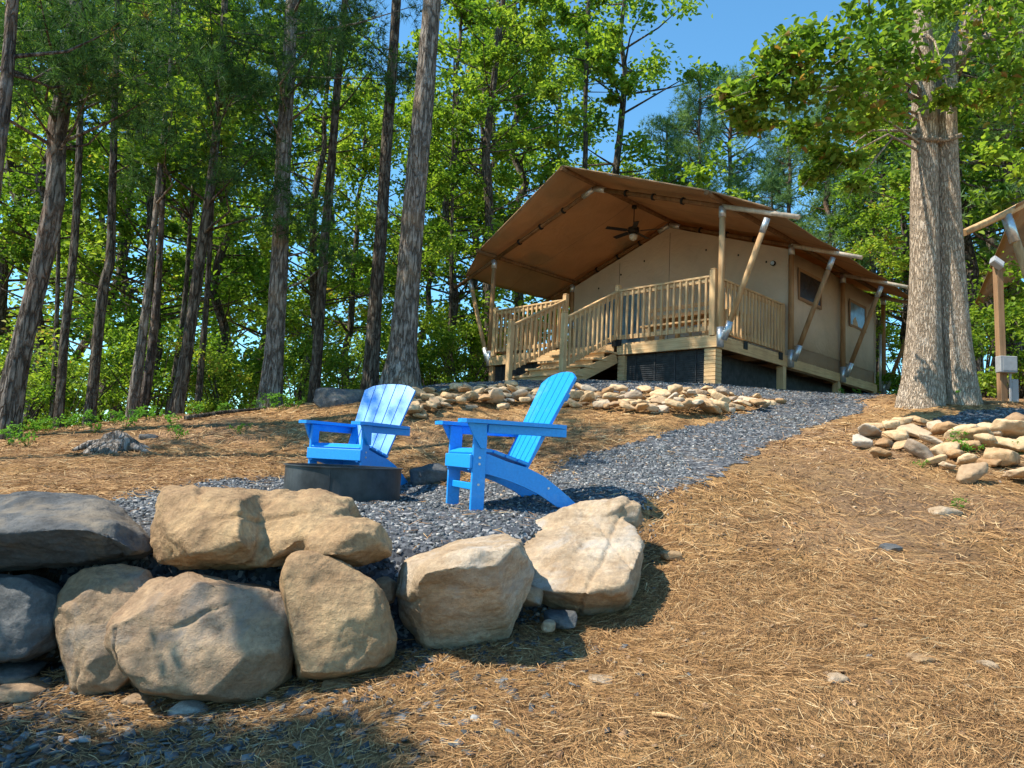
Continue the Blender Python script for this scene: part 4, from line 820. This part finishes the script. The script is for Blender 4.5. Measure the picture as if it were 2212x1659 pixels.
def needle_crown(name, centers, rads, tufts, blades, L, w, rng, mat, flat=.6, droop=.0):
    P_ = []; D_ = []
    for c, r_ in zip(centers, rads):
        n = int(tufts*rng.uniform(.7, 1.3)); d = rng.normal(size=(n, 3)); d /= np.linalg.norm(d, axis=1)[:, None]; q = d*(r_*rng.random(n)**.5)[:, None]; q[:, 2] *= flat; P_.append(np.asarray(c)+q); e = q/r_*.9+rng.normal(size=(n, 3))*.4; e[:, 2] += .5; D_.append(e)
    C = np.concatenate(P_); D = np.concatenate(D_); D /= np.linalg.norm(D, axis=1)[:, None]; n = len(C); tt = np.clip(rng.normal(.45, .22, n), 0, 1)
    C = np.repeat(C, blades, 0); D = np.repeat(D, blades, 0); m_ = len(C); d = D*.55+rng.normal(size=(m_, 3))*.55; d[:, 2] -= droop; d /= np.linalg.norm(d, axis=1)[:, None]; s = np.cross(d, rng.normal(size=(m_, 3))); s /= np.linalg.norm(s, axis=1)[:, None]
    l = L*rng.uniform(.7, 1.15, m_)[:, None]; V = np.empty((m_, 3, 3)); V[:, 0] = C-s*w/2; V[:, 1] = C+s*w/2; V[:, 2] = C+d*l; F = np.arange(m_*3).reshape(-1, 3)
    me = np_mesh(name, V.reshape(-1, 3), F, False, np.repeat(tt, blades)); me.materials.append(mat); return me
def wob_path(p, q, n, amp, seed):
    p = Vector(p); q = Vector(q); return [p.lerp(q, i/n)+Vector((mn.noise(Vector((i*.7, seed, 1)))*amp, mn.noise(Vector((i*.7, seed, 9)))*amp, 0))*math.sin(math.pi*min(1, i/n*1.0)) for i in range(n+1)]
def limbs(m, trunk, centers, rng, r0=.05, every=1):
    """limbs from the trunk line up to each cluster"""
    zz = [p.z for p in trunk]
    for c in centers[::every]:
        c = Vector(c); zt_ = c.z-(.25+.35*math.hypot(c.x-trunk[0].x, c.y-trunk[0].y)*rng.uniform(.4, 1)); zt_ = max(zt_, trunk[0].z+.3); k = int(np.clip(np.searchsorted(zz, zt_), 1, len(zz)-1)); f = np.clip((zt_-zz[k-1])/(zz[k]-zz[k-1]+1e-6), 0, 1); s = trunk[k-1].lerp(trunk[k], float(f))
        mid = s.lerp(c, .5)+Vector((rng.normal()*.12, rng.normal()*.12, -.08)); m.tube([s, mid, c], [r0, r0*.6, r0*.18], 5, False)
def proto_broad(i):
    rng = np.random.default_rng(200+i); Ht = 14.; t = empty('broadleaf_tree', (0, 0, 0)); lean = rng.normal(0, .35, 2); tr = wob_path((0, 0, -.6), (lean[0], lean[1], Ht*.93), 14, .5, i*5.1)
    cs = []; rs_ = []
    for k in range(50):
        h = rng.uniform(.16, 1.0)**.9; z = h*Ht; R_ = (1.0+1.9*math.sin(math.pi*min(1, h*.9+.08)))*rng.uniform(.25, 1.05)*(.85 if h > .8 else 1); a = rng.uniform(0, 6.28); x0 = tr[min(14, int(h*14))]
        cs.append((x0.x+R_*math.cos(a), x0.y+R_*math.sin(a), z)); rs_.append(rng.uniform(.5, .95))
    m = MB(); m.tube(tr, [.17*(1-.8*j/14)+.01 for j in range(15)], 9, True, .15); limbs(m, tr, cs, rng, .035); m.build('trunk', BARK, t)
    link('crown', leaf_crown('crown', cs, rs_, 150, .155, rng, LEAF if i % 2 else LEAF_B), None, t); return t
def proto_pine(i):
    rng = np.random.default_rng(300+i); Ht = 15.; t = empty('pine_tree', (0, 0, 0)); tr = wob_path((0, 0, -.6), (rng.normal(0, .3), rng.normal(0, .3), Ht), 14, .35, i*3.7+2); cs = []; rs_ = []
    for k in range(85):
        h = rng.uniform(.22, 1.0); R_ = (2.9*(1-h)**.55+.35)*rng.uniform(.35, 1.05); a = rng.uniform(0, 6.28); x0 = tr[min(14, int(h*14))]; cs.append((x0.x+R_*math.cos(a), x0.y+R_*math.sin(a), h*Ht+.25*R_)); rs_.append(rng.uniform(.45, .8))
    m = MB(); m.tube(tr, [.18*(1-.8*j/14)+.01 for j in range(15)], 9, True, .15); limbs(m, tr, cs, rng, .035); m.build('trunk', BARK_RED, t)
    link('crown', needle_crown('crown', cs, rs_, 34, 11, .26, .022, rng, NEEDLE_B, .6), None, t); return t
def proto_shrub(i):
    rng = np.random.default_rng(400+i); t = empty('shrub', (0, 0, 0)); cs = [(rng.normal(0, .7), rng.normal(0, .7), rng.uniform(.3, 2.6)) for k in range(16)]; m = MB()
    for c in cs: m.tube([(0, 0, -.3), (c[0]*.4, c[1]*.4, c[2]*.5), c], [.025, .018, .006], 5, False)
    m.build('stems', BARK, t); link('crown', leaf_crown('crown', cs, [rng.uniform(.4, .7) for _ in cs], 190, .10, rng, LEAF if i else LEAF_B), None, t); return t
BR = [proto_broad(i) for i in range(4)]; PN = [proto_pine(i) for i in range(2)]; SH = [proto_shrub(i) for i in range(2)]
usedp = set()
def place(pool, k, u, D, s, label, cat, group, sz=None, rot=None, z=None):
    o = pool[k]
    if o.name in usedp: o = copy_tree(o)
    else: usedp.add(o.name)
    x = P(u, 900, D).x; o.location = (x, D, (Hs(x, D) if z is None else z)-.05); o.scale = (s, s, sz or s); o.rotation_euler.z = rnd.uniform(0, 6.28) if rot is None else rot
    tag(o, label, cat, group); PLACED.append((o, u, D, {0: 'broadleaf tree', 1: 'grey-green pine', 2: 'leafy shrub'}[0 if pool is BR else 1 if pool is PN else 2])); return o
MARKS = [(-200,'the left edge'),(5,'the crooked pine'),(150,'the thin dark trunk'),(215,'the bent grey trunk'),(310,'the sunlit trunk pair'),(410,'the slim leaning pine'),(595,'the stout dappled pine'),(700,'the slim grey pine'),(815,'the dark straight pine'),(890,'the thickest pine'),(1058,'the roof corner tree'),
 (1264,'the bare trunk'),(1565,'the front porch post'),(1883,'the thin sunlit pine'),(2030,'the double trunk tree'),(2160,'the utility post'),(2230,'the right edge')]
PLACED = []
def relabel():
    ords = ['nearest', 'second nearest', 'third nearest', 'fourth nearest', 'fifth nearest', 'sixth nearest', 'seventh nearest', 'eighth nearest']+[w+' nearest' for w in ('ninth', 'tenth', 'eleventh', 'twelfth', 'thirteenth', 'fourteenth', 'fifteenth', 'sixteenth')]
    bins = {}
    for o, u, D, kind in PLACED:
        k = max(0, min(len(MARKS)-2, sum(1 for m_ in MARKS if m_[0] <= u)-1)); bins.setdefault((k, kind), []).append((D, o))
    for (k, kind), L in bins.items():
        L.sort(key=lambda q: q[0])
        for i, (D, o) in enumerate(L):
            w = '' if len(L) == 1 else (ords[min(i, 15)]+' ' if i < len(L)-1 else 'farthest ')
            o['label'] = w+kind+' between '+MARKS[k][1]+' and '+MARKS[k+1][1]
LB = 'leafy green broadleaf tree in the woods behind the slope left of the tent'
rnd = random.Random(8)
# (u, D, scale): left woods
for i, (u, D, s) in enumerate([(-30,16,1.0),(80,14.5,.8),(190,20,1.2),(300,16,.85),(380,23,1.35),(470,18,.95),(560,26,1.55),(650,15.5,.75),(735,21,.9),(840,17.5,.62),(890,27,1.0),(960,21,1.05),(1020,27,1.3),
   (20,26,1.6),(270,30,1.8),(670,31,1.6),(1040,23.5,1.15),(130,33,1.7),(480,34,1.7),(800,36,1.1)]):
    place(BR, i % 4, u, D, s*rnd.uniform(.93, 1.05), LB, 'tree', 'broadleaf trees of the left woods')
LB2 = 'leafy green broadleaf tree standing behind the tent roof'
for i, (u, D, s) in enumerate([(1120,27,1.4),(1200,34,1.4),(1335,29,1.55)]):
    place(BR, (i+1) % 4, u, D, s, LB2, 'tree', 'broadleaf trees behind the tent')
for i, (u, D, s) in enumerate([(1370,33,.95),(1900,24,.95),(1800,29,.8),(1700,36,.85),(1960,19,.72),(2080,17,.95),(2150,22,1.2),(2260,18,1.3),(2330,14,1.1),(2050,30,1.5),(1500,38,.85),(1850,38,1.0),(2200,32,1.7)]):
    place(BR, (i+2) % 4, u, D, s, 'leafy green broadleaf tree beyond the tent and the double trunk tree on the right', 'tree', 'broadleaf trees on the right')
for i, (u, D, s) in enumerate([(1500,27,.92),(1580,31,1.12),(1420,31,.95),(1700,27,.82),(1790,25,.82),(1880,31,1.1),(1650,38,1.05),(2110,25,1.2),(2190,16,1.0),(1980,27,1.1)]):
    place(PN, i % 2, u, D, s, 'grey-green pine rising behind the tent roof' if u < 1890 else 'grey-green pine beyond the double trunk tree', 'tree', 'pines behind the tent' if u < 1890 else 'pines on the right')
for i, (u, D, s) in enumerate([(-80,10.5,.7),(40,11.5,.6),(130,12.5,.7),(330,13,.8),(480,13,.55),(640,13.6,.6),(740,14.6,.7),(930,17,.7),(1000,18,1.0),(180,16,1.1),(420,17,1.0),(600,18,1.1),(890,20,1.2),
   (1030,20,1.0),(1960,19,.8),(2120,15,.9),(2200,13,.9),(2290,11,.9),(2020,22,1.1),(40,16,1.3),(440,19,1.5)]):
    place(SH, i % 2, u, D, s, 'green leafy shrub in the undergrowth beyond the crest' if u < 1100 else 'green leafy shrub in the undergrowth right of the tent', 'shrub', 'shrubs left of the tent' if u < 1100 else 'shrubs right of the tent')

# --- individual trunks of the foreground woods
def hero(name, path, mat, label, group=None, crown=None, ext=5.0, n=14, wob=.12, root=1.0, z_under=.5, clist=None, cmat=NEEDLE, seed=0, leaf=None, limb_r=.024, stubs=0):
    """path: (u,v,D,width px) from the ground up"""
    rng = np.random.default_rng(600+seed); W3 = [P(u, v, D) for u, v, D, w in path]; rr = [w*D/FPX/2*(.86 if w < 80 else .95) for u, v, D, w in path]
    base = W3[0].copy(); bz = Hs(base.x, base.y); base.z = bz; t = empty(name, base, 0, label, 'tree', group)
    L = [p-base for p in W3]; d = (L[-1]-L[-2]).normalized()
    low = L[0].copy(); low.z = -z_under; L2_ = [low+(L[0]-L[1]).normalized()*0]+L; r2 = [rr[0]*1.12*root]+rr
    top = L[-1]+d*ext; L2_.append(L[-1]+d*ext*.5); r2.append(rr[-1]*.75); L2_.append(top); r2.append(rr[-1]*.4)
    # resample smoothly
    pts = []; rads = []
    for i in range(len(L2_)-1):
        k = max(2, int((L2_[i+1]-L2_[i]).length/.12)) if i < len(L2_)-3 else 6
        p0 = L2_[max(0, i-1)]; p1 = L2_[i]; p2 = L2_[i+1]; p3 = L2_[min(len(L2_)-1, i+2)]
        for j in range(k):
            f = j/k; pts.append(.5*((2*p1)+(p2-p0)*f+(2*p0-5*p1+4*p2-p3)*f*f+(3*p1-p0-3*p2+p3)*f**3)); rads.append(r2[i]*(1-f)+r2[i+1]*f)
    pts.append(L2_[-1]); rads.append(r2[-1]); m = MB(); nseg = 28 if rads[1] > .12 else 16
    V = []; F = []
    for i, p in enumerate(pts):
        for k in range(nseg):
            a = 2*math.pi*k/nseg; dr = Vector((math.cos(a), math.sin(a), 0)); q = p+dr*rads[i]; h = p.z
            bumpy = 1+wob*mn.noise(Vector((dr.x*2.2, dr.y*2.2, h*.8+seed)))+.07*mn.noise(Vector((dr.x*7, dr.y*7, h*4+seed)))+.05*mn.noise(Vector((dr.x*12, dr.y*12, h*9+seed)))
            flare = .93+.16*math.exp(-max(0, h)/.2)*(1+.8*mn.noise(Vector((dr.x*2, dr.y*2, seed*3))))*(1 if root >= 1 else 0); V.append(p+dr*rads[i]*bumpy*flare)
    for i in range(len(pts)-1):
        for k in range(nseg): F.append((i*nseg+k, i*nseg+(k+1) % nseg, (i+1)*nseg+(k+1) % nseg, (i+1)*nseg+k))
    m.add(V, F, True); cs = []; rs_ = []
    if crown:
        z0, z1, R0, cnt = crown
        for k in range(cnt):
            z = rng.uniform(z0, z1); i = int(np.argmin([abs(p.z+base.z-z) for p in pts])); a = rng.uniform(0, 6.28); R_ = R0*rng.uniform(.25, 1.0); cs.append((pts[i].x+R_*math.cos(a), pts[i].y+R_*math.sin(a), z-base.z+.1*R_)); rs_.append(rng.uniform(.35, .6))
    if clist:
        for (u, v, D, r_) in clist: p = P(u, v, D)-base; cs.append(tuple(p)); rs_.append(r_)
    if cs: limbs(m, pts[3:], cs, rng, limb_r)
    for k in range(stubs):
        i = rng.integers(len(pts)//3, len(pts)-8); a = rng.uniform(0, 6.28); s = pts[i]; e = s+Vector((math.cos(a), math.sin(a), .25))*rng.uniform(.25, .6); m.tube([s, e], [.02, .006], 5)
    m.build('trunk', mat, t)
    if cs:
        if leaf: me = leaf_crown('crown', cs, rs_, leaf[0], leaf[1], rng, leaf[2])
        else: me = needle_crown('crown', cs, rs_, 52, 15, .17, .0105, rng, cmat, .55)
        link('crown', me, None, t)
    return t
G = 'pines at the edge of the slope'
hero('pine_tree', [(-60,1000,6.6,50),(-45,700,6.6,42),(-12,400,6.6,34),(12,200,6.6,32),(28,0,6.6,30)], BARK_RED, 'leaning reddish pine trunk cut by the left edge of the photo', G, (3.3,8.5,1.9,17), seed=1)
hero('pine_tree', [(12,935,8.2,64),(35,800,8.2,52),(62,690,8.2,50),(92,560,8.2,50),(118,430,8.2,48),(124,300,8.2,44),(128,262,8.2,46),(138,200,8.2,40),(158,60,8.2,38),(165,-60,8.2,36)], BARK_MID, 'thick crooked pine with a pale broken knot, leaning in from the left edge', G, (3.9,9.5,2.1,22), seed=2, wob=.2,
     clist=[(60,130,7.6,.55),(20,60,7.5,.55),(120,110,7.4,.5),(200,180,7.6,.55),(260,120,7.8,.5),(330,210,8.0,.55),(30,190,7.6,.5),(90,40,7.6,.6),(180,50,7.4,.5),(300,40,7.8,.6),(380,130,8.2,.6),(250,250,8.2,.5)])
hero('pine_tree', [(125,938,10,24),(140,720,10,22),(158,560,10,20),(168,400,10,18),(175,200,10,16)], BARK, 'thin dark trunk directly right of the crooked pine', G, (5.2,9,1.5,11), seed=3)
hero('broadleaf_tree', [(110,930,11.5,14),(118,780,11.5,12),(124,640,11.5,11),(128,450,11.5,9)], BARK, 'slenderest sapling trunk between the crooked pine and the bent grey trunk', 'saplings of the left woods', (3.2, 7.5, 1.4, 18), seed=31, leaf=(120,.11,LEAF_B), limb_r=.02)
hero('pine_tree', [(192,916,10.5,32),(205,800,10.5,27),(214,700,10.5,26),(226,610,10.5,27),(238,560,10.5,24),(242,430,10.5,20),(246,300,10.5,18),(250,150,10.5,16)], BARK, 'bent grey trunk with a kink halfway up, third clear trunk from the left', G, (5.0,10,1.7,13), seed=4, stubs=6)
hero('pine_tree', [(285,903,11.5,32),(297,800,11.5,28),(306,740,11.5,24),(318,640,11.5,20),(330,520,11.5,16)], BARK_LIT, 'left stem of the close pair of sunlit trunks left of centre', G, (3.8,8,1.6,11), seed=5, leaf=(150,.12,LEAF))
hero('pine_tree', [(305,903,11.8,26),(322,800,11.8,24),(334,700,11.8,22),(342,600,11.8,18),(350,450,11.8,14)], BARK_RED, 'right stem of the close pair of sunlit trunks left of centre', G, (4.5,9,1.6,10), seed=6, leaf=(150,.12,LEAF_B))
hero('pine_tree', [(382,882,10.8,36),(400,780,10.8,32),(418,660,10.8,30),(436,530,10.8,28),(452,420,10.8,24),(466,300,10.8,22),(478,150,10.8,19),(486,0,10.8,18)], BARK, 'dark slim pine with a side branch, leaning right, left of centre', G, (5.2,11,2.2,22), seed=7,
     clist=[(420,230,9.8,.6),(360,300,9.6,.55),(500,200,9.8,.6),(560,320,10,.6),(450,120,9.6,.6),(380,60,9.4,.6),(540,100,9.8,.6),(480,380,10,.5),(600,400,10.4,.5)], stubs=5)
hero('broadleaf_tree', [(427,880,12.4,18),(437,760,12.4,17),(447,640,12.4,15),(455,500,12.4,12)], BARK, 'thin dark stem immediately right of the dark slim leaning pine', 'saplings of the left woods', (3.6, 8.5, 1.6, 20), seed=8, leaf=(140,.12,LEAF), limb_r=.02)
hero('pine_tree', [(365,880,13,16),(385,760,13,15),(400,640,13,13),(410,500,13,11)], BARK, 'faint dark stem immediately left of the dark slim leaning pine', 'saplings of the left woods', (4.2, 9, 1.6, 18), seed=32, limb_r=.02)
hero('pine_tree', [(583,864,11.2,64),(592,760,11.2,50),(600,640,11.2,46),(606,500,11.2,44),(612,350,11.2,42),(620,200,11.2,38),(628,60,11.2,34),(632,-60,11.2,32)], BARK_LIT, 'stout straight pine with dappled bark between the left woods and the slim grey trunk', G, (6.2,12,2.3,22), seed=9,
     clist=[(640,130,10.4,.7),(700,80,10.4,.6),(580,60,10.2,.7),(660,440,10.8,.55),(600,470,10.6,.5),(690,500,11,.5),(720,560,11,.45),(540,200,10.4,.6),(700,180,10.6,.6)], stubs=5)
hero('pine_tree', [(680,834,12.6,30),(690,700,12.6,26),(700,540,12.6,25),(712,400,12.6,24),(724,250,12.6,22),(736,100,12.6,20),(748,-30,12.6,18)], BARK, 'slim grey pine trunk between the stout dappled pine and the dark straight pine', G, (8.2,13,2.0,17), seed=10, stubs=4,
     clist=[(760,90,12,.6),(800,150,12,.55),(710,40,12,.6)])
hero('pine_tree', [(800,818,12.0,44),(808,700,12.0,38),(820,540,12.0,34),(832,360,12.0,31),(845,180,12.0,28),(857,0,12.0,26),(862,-80,12,25)], BARK, 'dark straight pine trunk just left of the thickest centre trunk', G, (8.3,13.5,2.3,18), seed=11, stubs=4,
     clist=[(800,120,11.6,.6),(760,60,11.6,.6),(840,190,11.7,.45),(900,150,12.4,.5)])
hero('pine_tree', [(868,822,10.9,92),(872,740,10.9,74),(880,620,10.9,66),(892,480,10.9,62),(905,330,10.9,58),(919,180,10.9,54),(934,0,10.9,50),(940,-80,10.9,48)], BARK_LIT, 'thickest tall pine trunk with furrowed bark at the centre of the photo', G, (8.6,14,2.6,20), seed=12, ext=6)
hero('broadleaf_tree', [(1058,800,19,26),(1057,650,19,25),(1058,500,19,24),(1054,400,19,26),(1050,330,19,24),(1064,200,19,18),(1080,60,19,16)], BARK, 'slender broadleaf tree behind the left corner of the tent roof', 'broadleaf trees beside the tent', (7, 16.5, 2.6, 56), seed=13, leaf=(230,.14,LEAF_B))
hero('pine_tree', [(1262,420,27,14),(1264,250,27,13),(1268,100,27,12),(1272,-20,27,11)], BARK, 'tall thin bare trunk rising above the front peak of the tent roof', 'tall trees behind the tent', (15, 22, 2.6, 40), seed=14, leaf=(200,.2,LEAF), root=.9, z_under=9)
hero('pine_tree', [(1886,640,24,16),(1884,480,24,14),(1882,350,24,12),(1880,200,24,9)], BARK_RED, 'thin sunlit pine trunk behind the rear of the tent roof', 'tall trees behind the tent', (8, 15, 2.0, 40), seed=15, cmat=NEEDLE_B, root=.9, z_under=6)
hero('broadleaf_tree', [(972,790,19,12),(974,650,19,11),(976,500,19,10)], BARK, 'thin dark stem in the gap between the thickest pine and the tent', 'saplings of the left woods', (5, 10, 1.7, 20), seed=16, leaf=(150,.13,LEAF), limb_r=.02)
# the double trunk tree on the right: two trunks fused at the root are one tree
def add_path(m, base, path, seed, nseg=30):
    W3 = [P(u, v, D)-base for u, v, D, w in path]; rr = [w*D/FPX/2 for u, v, D, w in path]; pts = []; rads = []
    for i in range(len(W3)-1):
        k = max(2, int((W3[i+1]-W3[i]).length/.1)); p0 = W3[max(0, i-1)]; p1 = W3[i]; p2 = W3[i+1]; p3 = W3[min(len(W3)-1, i+2)]
        for j in range(k):
            f = j/k; pts.append(.5*((2*p1)+(p2-p0)*f+(2*p0-5*p1+4*p2-p3)*f*f+(3*p1-p0-3*p2+p3)*f**3)); rads.append(rr[i]*(1-f)+rr[i+1]*f)
    V = []; F = []
    for i, p in enumerate(pts):
        for k in range(nseg):
            a = 2*math.pi*k/nseg; dr = Vector((math.cos(a), math.sin(a), 0)); h = p.z; b = 1+.12*mn.noise(Vector((dr.x*2, dr.y*2, h*.7+seed)))+.035*mn.noise(Vector((dr.x*9, dr.y*9, h*5+seed))); V.append(p+dr*rads[i]*b)
    for i in range(len(pts)-1):
        for k in range(nseg): F.append((i*nseg+k, i*nseg+(k+1) % nseg, (i+1)*nseg+(k+1) % nseg, (i+1)*nseg+k))
    m.add(V, F, True); return pts
db = P(2030, 866, 9.2); db.z = Hs(db.x, db.y); dt = empty('oak_tree', db, 0, 'big double trunk tree with pale bark on the right, leafy boughs overhead', 'tree')
m = MB()
pa = add_path(m, db, [(1986,900,9.2,108),(1991,855,9.2,92),(1995,800,9.2,78),(1997,700,9.2,66),(1998,560,9.2,58),(1997,400,9.2,55),(1996,250,9.2,53),(1993,100,9.2,44),(1990,0,9.2,34),(1985,-150,9.2,28),(1975,-400,9.2,16)], 1)
pb = add_path(m, db, [(2072,900,9.25,104),(2066,860,9.25,94),(2061,800,9.25,84),(2054,700,9.25,74),(2047,560,9.25,64),(2041,400,9.25,58),(2038,250,9.25,55),(2048,150,9.35,46),(2075,80,9.35,40),(2110,-20,9.35,32),(2150,-200,9.35,22)], 2)
m.tube([P(2062, 160, 9.3)-db, P(2085, 110, 9.2)-db, P(2130, 82, 9.0)-db, P(2220, 72, 8.8)-db], [.09, .07, .055, .04], 10, True, .3)
m.tube([P(1970, 293, 9.15)-db, P(2005, 300, 9.05)-db, P(2040, 303, 9.02)-db, P(2075, 292, 9.1)-db], [.03, .04, .03, .03], 8, True, .3)
CL = [(2150,110,8.4,.42),(2205,60,8.3,.5),(2250,150,8.4,.5),(2190,170,8.5,.4),(2120,40,8.4,.4),(2020,20,8.4,.36),(1940,50,8.2,.36),(1890,90,8.0,.4),(1830,130,7.9,.42),(1770,100,8.0,.36),(1720,150,8.2,.36),(1680,125,8.2,.3),(1640,200,8.3,.3),(1700,210,8.2,.34),(1760,190,8.1,.36),
  (1830,205,8.2,.4),(1900,180,8.3,.4),(1945,130,8.2,.34),(2000,150,8.5,.26),(2050,210,8.7,.24),(1880,255,8.6,.34),(1800,285,8.6,.32),(1600,235,8.6,.27),(1640,265,8.7,.26),(1725,75,8.4,.28),(1860,20,8.2,.4),(1930,-20,8.2,.4),(2150,-30,8.4,.5),(2220,-20,8.6,.5),
  (1730,285,8.8,.27),(1780,330,8.9,.26),(1830,345,8.9,.22),(1930,245,8.8,.3),(2120,210,9.0,.3),(2180,240,9.2,.36),(1660,165,8.2,.27),(1570,205,8.6,.2),(2200,-300,9.2,.8),(1850,400,9.2,.18),(1760,380,9.2,.2),(2225,300,9.3,.3)]
CL = [(u, v, D-.75, r_*.92) if u < 1965 else (u, v, D, r_) for u, v, D, r_ in CL]
cs = [tuple(P(u, v, D)-db) for u, v, D, r_ in CL]; rng = np.random.default_rng(77)
for c in cs:
    c = Vector(c); tr = pa if c.x < 0 else pb
    if rng.random() < .45: continue
    i = int(np.argmin([abs(p.z-(c.z+rng.uniform(.5, 1.3))) for p in tr])); s = tr[i]; m.tube([s, s.lerp(c, .5)+Vector((0, 0, .30)), c+Vector((0, 0, .05)), c+(c-s)*.12-Vector((0, 0, .1))], [.022, .014, .008, .003], 6, False)
m.build('trunk', BARK_PALE, dt); link('crown', leaf_crown('crown', cs, [r_*1.3 for *_, r_ in CL], 185, .105, rng, OAKL, .33), None, dt)

# trees out of frame on the left and behind, whose shade falls over the lower left corner
for q_, (x, y, s, k) in enumerate(((-4.25, 1.95, .40, 1), (-4.7, 1.2, .42, 2), (-4.0, 1.0, .34, 0))):
    o = copy_tree(BR[k]); o.location = (x, y, Hs(x, y)-.05); o.scale = (s, s, s); tag(o, ['farthest', 'middle', 'nearest'][q_]+' of three small leafy trees standing left of the photo', 'tree')

# ------------------------------------------------------------------ weeds and grass at the crest
def weed_proto(i):
    rng = np.random.default_rng(500+i); t = empty('weed', (0, 0, 0)); cs = [(rng.normal(0, .08), rng.normal(0, .08), rng.uniform(.04, .2)) for _ in range(7)]; m = MB()
    for c in cs: m.tube([(0, 0, -.03), c], [.004, .002], 4, False)
    m.build('stems', WEED, t); link('leaves', leaf_crown('leaves', cs, [.07]*7, 22, .035, rng, WEED, .8), None, t); return t
WP = [weed_proto(0), weed_proto(1)]
for i, (u, v, s) in enumerate([(8,945,1.6),(40,950,1.3),(70,940,1.5),(100,935,1.3),(140,928,1.6),(175,925,1.3),(210,920,1.5),(250,916,1.2),(270,925,1.7),(290,912,1.3),(340,910,1.2),(375,932,1.5),(380,950,1.1),(420,900,1.3),(520,938,1.0),(560,886,1.2),(590,882,1.7),(605,886,1.8),(640,882,1.3),(480,895,1.3),(60,965,1.2),
    (20,962,1.3),(200,936,1.0),(1935,846,1.2),(1960,846,1.5),(1820,846,1.0),(1850,846,1.0),(2060,872,1.5),(2085,872,1.7),(2075,960,1.0),(2085,985,1.1),(2200,985,1.0),(1990,1012,.6),(2070,1100,.6),(320,905,1.4),(150,915,1.8),(30,925,1.8),(80,920,1.8)]):
    o = WP[i % 2]
    if i >= 2: o = copy_tree(o)
    p = hit(u, v, 3, 14); s *= .62; o.location = p; o.scale = (s, s, s); o.rotation_euler.z = i*1.3
    PLACED.append((o, u, p.y, 'small green weed'))
    tag(o, 'x', 'plant', 'weeds on the left crest' if u < 1000 else 'weeds on the right')
relabel()
# tall grass tuft by the outcrop
gp = hit(690, 852, 6, 14); V = []; F = []; rng = np.random.default_rng(9)
for k in range(260):
    a = rng.uniform(0, 6.28); b = Vector((rng.normal(0, .12), rng.normal(0, .1), 0)); L = rng.uniform(.35, .75); o_ = Vector((math.cos(a), math.sin(a), 0)); s = Vector((-o_.y, o_.x, 0))*.006; n0 = len(V)
    c1 = b+o_*L*.2+Vector((0, 0, L*.6)); c2 = b+o_*L*.6+Vector((0, 0, L*.85)); V += [b-s, b+s, c1+s, c1-s, c2+s*.3, c2-s*.3]; F += [(n0, n0+1, n0+2, n0+3), (n0+3, n0+2, n0+4, n0+5)]
tag(link('grass_tuft', np_mesh('grass_tuft', V, F, False, rng.random(len(F))), NEEDLE_B, None, gp), 'tall arching grass tuft beside the grey outcrop rock', 'plant')

# fallen sticks
for i, (u, v, u2, v2, lab) in enumerate([(400,908,560,888,'long dead branch lying along the crest below the stout dappled pine'),(1410,1548,1480,1562,'short pale stick on the straw in the bottom centre'),(160,985,250,965,'thin dead twig beside the stump')]):
    a = hit(u, v, 2, 12); b = hit(u2, v2, 2, 12); c = (a+b)/2; r_ = .03 if i == 0 else .008
    tag(MB().tube([a-c+Vector((0, 0, r_)), Vector((0, 0, r_*1.6)), b-c+Vector((0, 0, r_))], [r_, r_*.9, r_*.5], 7, True, .4).build('dead_branch' if i == 0 else 'stick', BARK if i != 1 else POLE, None, c), lab, 'branch' if i == 0 else 'stick')
print('objects', len(bpy.data.objects))
